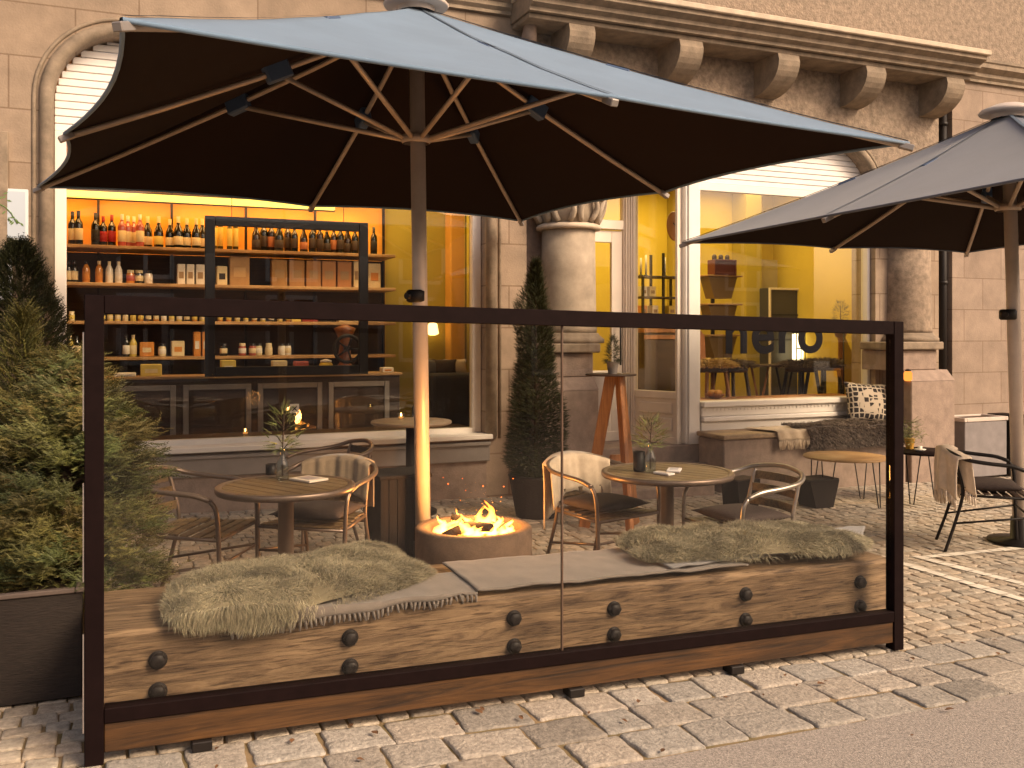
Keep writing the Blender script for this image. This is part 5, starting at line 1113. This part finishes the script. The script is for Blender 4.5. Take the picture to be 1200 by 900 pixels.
# ---- stone bench under window two with throw, fur and cushion
xa, xb = X(850, 7.85), X(1062, 7.85); zt_ = .475
t = thing('stone_bench', (xa, 7.85, 0), 0, 'grey stone block bench with worn top under the large window', 'bench')
bm = BM(); box(bm, -.02, xb - xa, .0, YF - 7.85 - .004, -.35, zt_ - .05, .012); build('block', bm, m_plinth, t)
bm = BM(); box(bm, -.05, xb - xa, -.04, YF - 7.85 - .004, zt_ - .049, zt_, .016, seg=2); build('top_slab', bm, M('worn sandy slab', (.40, .29, .18), .8, var=(7, .45), bump=(50, .5)), t)
def stone_pt(x, tt, off):
    if tt >= 0: return Vector((x, 7.81 + tt, zt_ + off))
    return Vector((x, 7.81 - off, zt_ + off + tt))
T_ = thing('fringed_throw', (0, 0, 0), 0, 'off white throw with long fringe hanging from the stone bench', 'throw')
xt0, xt1 = X(897, 7.95), X(958, 7.95)
def fn(u, v): q = -.10 + .45 * v; return stone_pt(xt0 + (xt1 - xt0) * u - .15 * (v - .3), q, .012 + .01 * math.sin(u * 14) ** 2 + .006)
grid(fn, 40, 20, 'cloth', m_cream, T_, thick=-.006)
bm = BM()
for i in range(40):
    p = fn((i + .5) / 40, 0); tube(bm, [p, p + Vector((random.uniform(-.01, .01), -.008, -.045)), p + Vector((random.uniform(-.02, .02), -.004, -.10))], [.007, .009, .004], 5)
build('fringe', bm, m_cream, T_)
T_ = thing('fur_rug', (0, 0, 0), 0, 'shaggy brown grey fur spread over the right of the stone bench', 'fur')
xf0, xf1 = X(932, 7.95), X(1046, 7.95)
def fn2(u, v): return stone_pt(xf0 + (xf1 - xf0) * (u + .04 * math.sin(v * 9)), -.22 + .62 * v, .03 + .02 * math.sin(u * 9) * math.sin(v * 6))
grid(fn2, 24, 16, 'hide', M('fur hide', (.1, .08, .07), .95), T_, thick=-.01)
def smp(rnd):
    u, v = rnd.uniform(-.01, 1.01), rnd.random(); p = fn2(u, v); nn = Vector((0, -1, .2)) if -.22 + .62 * v < 0 else Vector((0, -.2, 1)); return p, nn.normalized(), Vector((noise.noise(p * 5), -.5, -.5))
fur('wool', m_furg, smp, 16000, .06, T_, 31, .004, .7)
m_pat = bpy.data.materials.new('black and white star print'); m_pat.use_nodes = True; q = m_pat.node_tree; b_ = q.nodes['Principled BSDF']; b_.inputs['Roughness'].default_value = .9
tc = q.nodes.new('ShaderNodeTexCoord'); vo = q.nodes.new('ShaderNodeTexVoronoi'); vo.inputs['Scale'].default_value = 17; vo.inputs['Randomness'].default_value = .25; vo.feature = 'DISTANCE_TO_EDGE'; cr = q.nodes.new('ShaderNodeValToRGB'); cr.color_ramp.elements[0].position = .10; cr.color_ramp.elements[1].position = .13; cr.color_ramp.elements[0].color = (.5, .43, .34, 1); cr.color_ramp.elements[1].color = (.02, .015, .015, 1)
q.links.new(tc.outputs['Object'], vo.inputs[0]); q.links.new(vo.outputs[0], cr.inputs[0]); q.links.new(cr.outputs[0], b_.inputs['Base Color'])
o = cushion_mesh(.52, .46, .18, 'patterned_cushion', m_pat); p = atY(1018, 488, 8.08); o.location = (p.x + .02, 8.1, zt_ + .02); o.rotation_euler = (R(-16), R(4), R(-12)); tag(o, 'black and white patterned cushion leaning in the corner of the large window', 'cushion')
# ---- hairpin table and black table at the right
def wire_table(px, py, rad, h, label, topm, legm, name='wire_table'):
    d = ray(px, py); t_ = (h - HC) / (d.z - SL * d.x); p = Vector((0, 0, HC)) + d * t_; t = thing(name, (p.x, p.y, g(p.x)), 0, label, 'table')
    bm = BM(); lathe(bm, [(.001, h - .02), (rad, h - .02), (rad + .004, h - .01), (rad, h), (.001, h)], 44, cap=False); build('tabletop', bm, topm, t)
    for k in range(4):
        a = R(20 + 90 * k); e = rad * .9; c_, s_ = math.cos(a), math.sin(a); pr_ = Vector((-s_, c_, 0)) * .07
        bm = BM(); b_ = Vector((c_ * e, s_ * e, .008)); u_ = Vector((c_ * e * .9, s_ * e * .9, h - .02)); tube(bm, [u_ - pr_, b_ - pr_ * .25, b_ + pr_ * .25, u_ + pr_], .006, 6); build('leg', bm, legm, t)
    return t, p, h
wire_table(990, 534, .38, .46, 'low round table with honey top and black hairpin legs before the stone bench', m_shelf, m_iron)
tw, pw_, hw_ = wire_table(1083, 528, .30, .50, 'low black round table with a potted plant next to the far column', m_black, m_iron)
def on_black(px, py): q = atZ(px, py, g(pw_.x) + hw_); return (q.x, q.y, g(pw_.x) + hw_ + .001)
t = thing('potted_plant', on_black(1066, 526), 0, 'small green plant in an amber pot on the low black table', 'plant'); bm = BM(); lathe(bm, [(.035, .0), (.05, .10), (.052, .105), (.043, .10), (.001, .09)], 18, cap=False); build('pot', bm, M('amber glaze', (.5, .28, .05), .35), t, True); conifer('', None, .16, .07, '', m_leaf3, 220, 8, 'bush', .05, parent=t, z0=.09, trunk=False)
t = thing('white_dish', on_black(1078, 529), 0, 'small white dish on the low black table', 'dish'); bm = BM(); lathe(bm, [(.001, 0), (.03, 0), (.055, .018), (.056, .022), (.03, .006), (.001, .006)], 22, cap=False); build('dish', bm, m_white, t, True); bm = BM(); lathe(bm, [(.02, .007), (.022, .05), (.001, .052)], 14); build('candle', bm, m_sticker, t)
# glowing wall candle next to the far plinth
p = atY(1063, 447, 7.85); t = thing('glass_lantern', (p.x - .02, 7.8, .96 + 0.0), 0, 'small glowing amber lantern on the plinth ledge of the far column', 'lantern')
# ---- grey planter box by right wall
xa, xb = X(1124, 8.0), X(1173, 8.0); zt2 = Zh(1148, 488, 8.0); t = thing('planter_box', ((xa + xb) / 2, 8.08, g(8.5)), 0, 'plain grey box with a pale rim against the right wall', 'planter box'); hw = (xb - xa) / 2; hh2 = zt2 - g(8.5)
bm = BM(); box(bm, -hw, hw, -.16, .2, .004, hh2 - .05, .006); build('box_body', bm, M('grey fibre cement', (.22, .20, .2), .8, var=(8, .2)), t); bm = BM(); rect_frame(bm, -hw - .015, hw + .015, -.17, .21, 0, .04, .045)
for v in bm.verts: v.co = Vector((v.co.x, v.co.z, hh2 - .048 + v.co.y))
build('rim', bm, m_potw, t); bm = BM(); box(bm, -hw + .03, hw - .03, -.125, .16, hh2 - .049, hh2 - .02); build('soil', bm, m_bark, t)
xa, xb = X(1175, 8.0), X(1192, 8.0); t = thing('black_bin', ((xa + xb) / 2, 8.05, g(9)), 0, 'narrow dark bin beside the grey box at the right edge', 'bin'); bm = BM(); box(bm, -(xb - xa) / 2, (xb - xa) / 2, -.15, .15, .004, hh2 - .02, .01); build('bin_body', bm, m_dbox, t); bm = BM(); box(bm, -(xb - xa) / 2 - .01, (xb - xa) / 2 + .01, -.16, .16, hh2 - .018, hh2 + .02, .008); build('lid', bm, m_black, t)
# lantern parts
t = bpy.data.objects['glass_lantern']; bm = BM(); lathe(bm, [(.03, .0), (.045, .02), (.045, .09), (.03, .11)], 16); build('amber_glass', bm, emission('amber glow', (1, .30, .05), .8), t, True); bm = BM(); lathe(bm, [(.032, .111), (.032, .125), (.01, .135)], 14); build('lid', bm, m_iron, t)
t.location = (atY(1064, 390, 7.9).x, 7.9, .963)
# ---- wooden planter boxes under the door step: flower box near the stone bench
p = atZ(868, 560, .18); t = thing('flower_box', (p.x, p.y, g(p.x)), .2, 'dark flower box on the ground before the stone bench', 'flower box'); bm = BM(); prism(bm, [(-.12, .01), (.12, .01), (.15, .28), (-.15, .28)], -.10, .10); build('box_body', bm, m_dbox, t); bm = BM(); box(bm, -.14, .14, -.09, .09, .281, .29); build('soil', bm, m_bark, t)
p = atZ(965, 555, .2); t = thing('flower_box', (p.x, p.y + .1, g(p.x)), 0, 'dark basket on the ground behind the honey topped table', 'basket'); bm = BM(); prism(bm, [(-.10, .01), (.10, .01), (.17, .26), (-.17, .26)], -.12, .12); build('box_body', bm, m_dbox, t); bm = BM(); box(bm, -.17, .17, -.12, .12, .261, .275, .004); build('rim', bm, m_iron, t)
t.name = 'basket'
# ---- planter with spruce at the left
pl0, pl1 = onG(-60, 833), onG(96, 820); ph = .45
t = thing('dark_planter', ((pl0.x + pl1.x) / 2, pl1.y + .30, g(pl0.x)), 0, 'long dark planter box at the left holding the bushy spruce', 'planter'); hw = (pl1.x - pl0.x) / 2
for nm, a in (('side_panel', (-hw, hw, -.30, -.27)), ('side_panel', (-hw, hw, .27, .30)), ('side_panel', (-hw, -hw + .03, -.269, .269)), ('side_panel', (hw - .03, hw, -.269, .269))): bm = BM(); box(bm, a[0], a[1], a[2], a[3], .006, ph - .022, .003); build(nm, bm, m_planter, t)
bm = BM(); box(bm, -hw + .03, hw - .03, -.27, .27, .1, ph - .06); build('soil', bm, m_bark, t)
bm = BM(); V_ = rect_frame(bm, -hw - .01, hw + .01, -.31, .31, 0, .035, .02)
for v in bm.verts: v.co = Vector((v.co.x, v.co.z, ph - .02 + v.co.y))
build('rim', bm, M('planter rim', (.12, .09, .075), .6), t)
ps = atY(86, 390, 4.62)
conifer('spruce_shrub', (ps.x - .02, 4.62, g(ps.x) + ph - .06), .95, .50, 'bushy yellow green spruce in the dark planter behind the left screen post', m_leaf1, 21000, 21, 'bush', .06, cat='shrub', lean=(-.02, 0), droop=-.06, wid=.34, z0=-.04)
ps = atY(62, 390, 4.75); conifer('spruce_shrub', (ps.x - .12, 4.70, g(ps.x) + ph - .06), 1.2, .22, 'narrow young spruce leader rising behind the bushy spruce', m_leaf1, 2600, 25, 'cone', .06, cat='shrub', droop=-.02, wid=.34)
ps = atY(22, 390, 5.6); bm = BM()
t = conifer('dark_cypress', (ps.x, 5.6, g(ps.x)), 1.74, .30, 'dark cypress tree at the left edge in front of the menu boards', m_leaf2, 12000, 33, 'col', .05, cat='tree', wid=.34, z0=.22)
bm = BM(); lathe(bm, [(.14, .004), (.19, .34), (.20, .36), (.17, .36), (.001, .33)], 24, cap=False); build('pot', bm, m_planter, t, True)
ps = atY(628, 390, 7.3)
t = conifer('dark_cypress', (ps.x, 7.3, g(ps.x)), 1.85, .25, 'slim dark cypress in a pot between the wine shop window and the column', m_leaf2, 12000, 35, 'cone', .05, cat='tree', wid=.34, z0=.32)
bm = BM(); lathe(bm, [(.17, .004), (.23, .34), (.24, .36), (.2, .36), (.001, .33)], 24, cap=False); build('pot', bm, m_planter, t, True)
# leftmost light pot behind planter
p = onG(6, 740); t = thing('pale_pot', (p.x - .05, 5.2, g(p.x)), 0, 'pale grey pot on the ground behind the dark planter', 'plant pot'); bm = BM(); lathe(bm, [(.12, .003), (.16, .48), (.19, .50), (.19, .54), (.15, .54), (.13, .5), (.001, .48)], 26, cap=False); build('pot_body', bm, m_potw, t, True); bm = BM(); lathe(bm, [(.13, .50), (.001, .51)], 20, cap=False); build('soil', bm, m_bark, t)
# ---- menu boards on the left wall
m_board = M('white board', (.62, .66, .68), .35); m_board2 = M('pale blue board', (.45, .52, .60), .35); m_twig = M('green print', (.12, .2, .06), .6)
def board(px0, px1, py0, py1, label, twig):
    a = atY(px0, py1, YF - .05); b = atY(px1, py0, YF - .05); t = thing('menu_board', ((a.x + b.x) / 2, YF - .045, a.z), 0, label, 'sign'); hw = (b.x - a.x) / 2; h = b.z - a.z
    bm = BM(); box(bm, -hw, hw, 0, .04, 0, h, .004); build('panel', bm, m_board, t)
    if twig:
        bm = BM(); box(bm, hw * .02, hw - .02, -.003, -.001, .02, h - .02); build('picture', bm, m_board2, t)
        bm = BM(); rnd = random.Random(3); base_ = Vector((hw * .72, -.006, h * .32)); pts = [base_ + Vector((-.14 * s - .0, 0, .18 * s + .03 * math.sin(s * 4))) for s in (0, .3, .6, 1)]; tube(bm, pts, .004, 5)
        for k in range(26):
            c = base_ + Vector((-.05 - rnd.uniform(0, .14), -.001 * (k % 3), rnd.uniform(.08, .24))) if k > 7 else base_ + Vector((rnd.uniform(-.06, .05), 0, rnd.uniform(-.05, .05)))
            a_ = rnd.uniform(0, 6.28); M_ = Matrix.Translation(c) @ Matrix.Rotation(a_, 4, 'Y'); vs_ = [M_ @ Vector(q_) for q_ in ((-.02, 0, 0), (0, 0, .007), (.02, 0, 0), (0, 0, -.007))]; bm.faces.new([bm.verts.new(v) for v in vs_])
        build('twig_print', bm, m_twig, t)
    return t
board(-60, 33, 222, 279, 'white board with a green twig picture on the left wall', True); board(-70, 14, 288, 352, 'lower white board half hidden behind the dark cypress', False)
# ================================================================== HOUSE ACROSS THE STREET (seen in reflections)
t = thing('house_opposite', (0, -11, 0), 0, 'plastered town house across the street, seen only mirrored in the glass', 'building')
bm = BM(); box(bm, -16, 24, -8, 0, -.6, 5.2); build('wall', bm, M('opposite plaster', (.34, .27, .21), .9, var=(3, .2)), t)
for k in range(9):
    x = -12 + k * 4.0
    for z0_ in (.6, 3.0):
        bm = BM(); rect_frame(bm, x, x + 1.5, z0_, z0_ + 2.0, .002, .12, .06); box(bm, x + .69, x + .81, .003, .05, z0_ + .12, z0_ + 1.88); wf = build('window_frame', bm, m_white, t)
        bm = BM(); box(bm, x + .12, x + 1.38, .001, .02, z0_ + .12, z0_ + 1.88); build('pane', bm, M('opposite glass', (.04, .045, .05), .1), wf)

# ---- dry leaves blown over the paving
rnd = random.Random(77); bm = BM()
for _ in range(110):
    x, y_ = rnd.uniform(-1.2, 7.5), rnd.uniform(2.3, 7.6)
    if rnd.random() < .5: y_ = rnd.uniform(3.25, 3.56)
    a = rnd.uniform(0, 6.28); l = rnd.uniform(.010, .024); w_ = l * rnd.uniform(.35, .6); z = g(x) + .012
    pts = [(-l, 0, 0), (-l * .3, w_, .003), (l * .4, w_ * .8, .004), (l, 0, .001), (l * .3, -w_, .004), (-l * .4, -w_ * .9, .002)]
    bm.faces.new([bm.verts.new((x + p[0] * math.cos(a) - p[1] * math.sin(a), y_ + p[0] * math.sin(a) + p[1] * math.cos(a), z + p[2] + rnd.uniform(0, .004))) for p in pts])
tag(build('fallen_leaves', bm, M('dry leaf', (.16, .075, .03), .85, var=(4, .5))), 'small dry brown leaves scattered over the cobbles', 'leaves', kind='stuff')
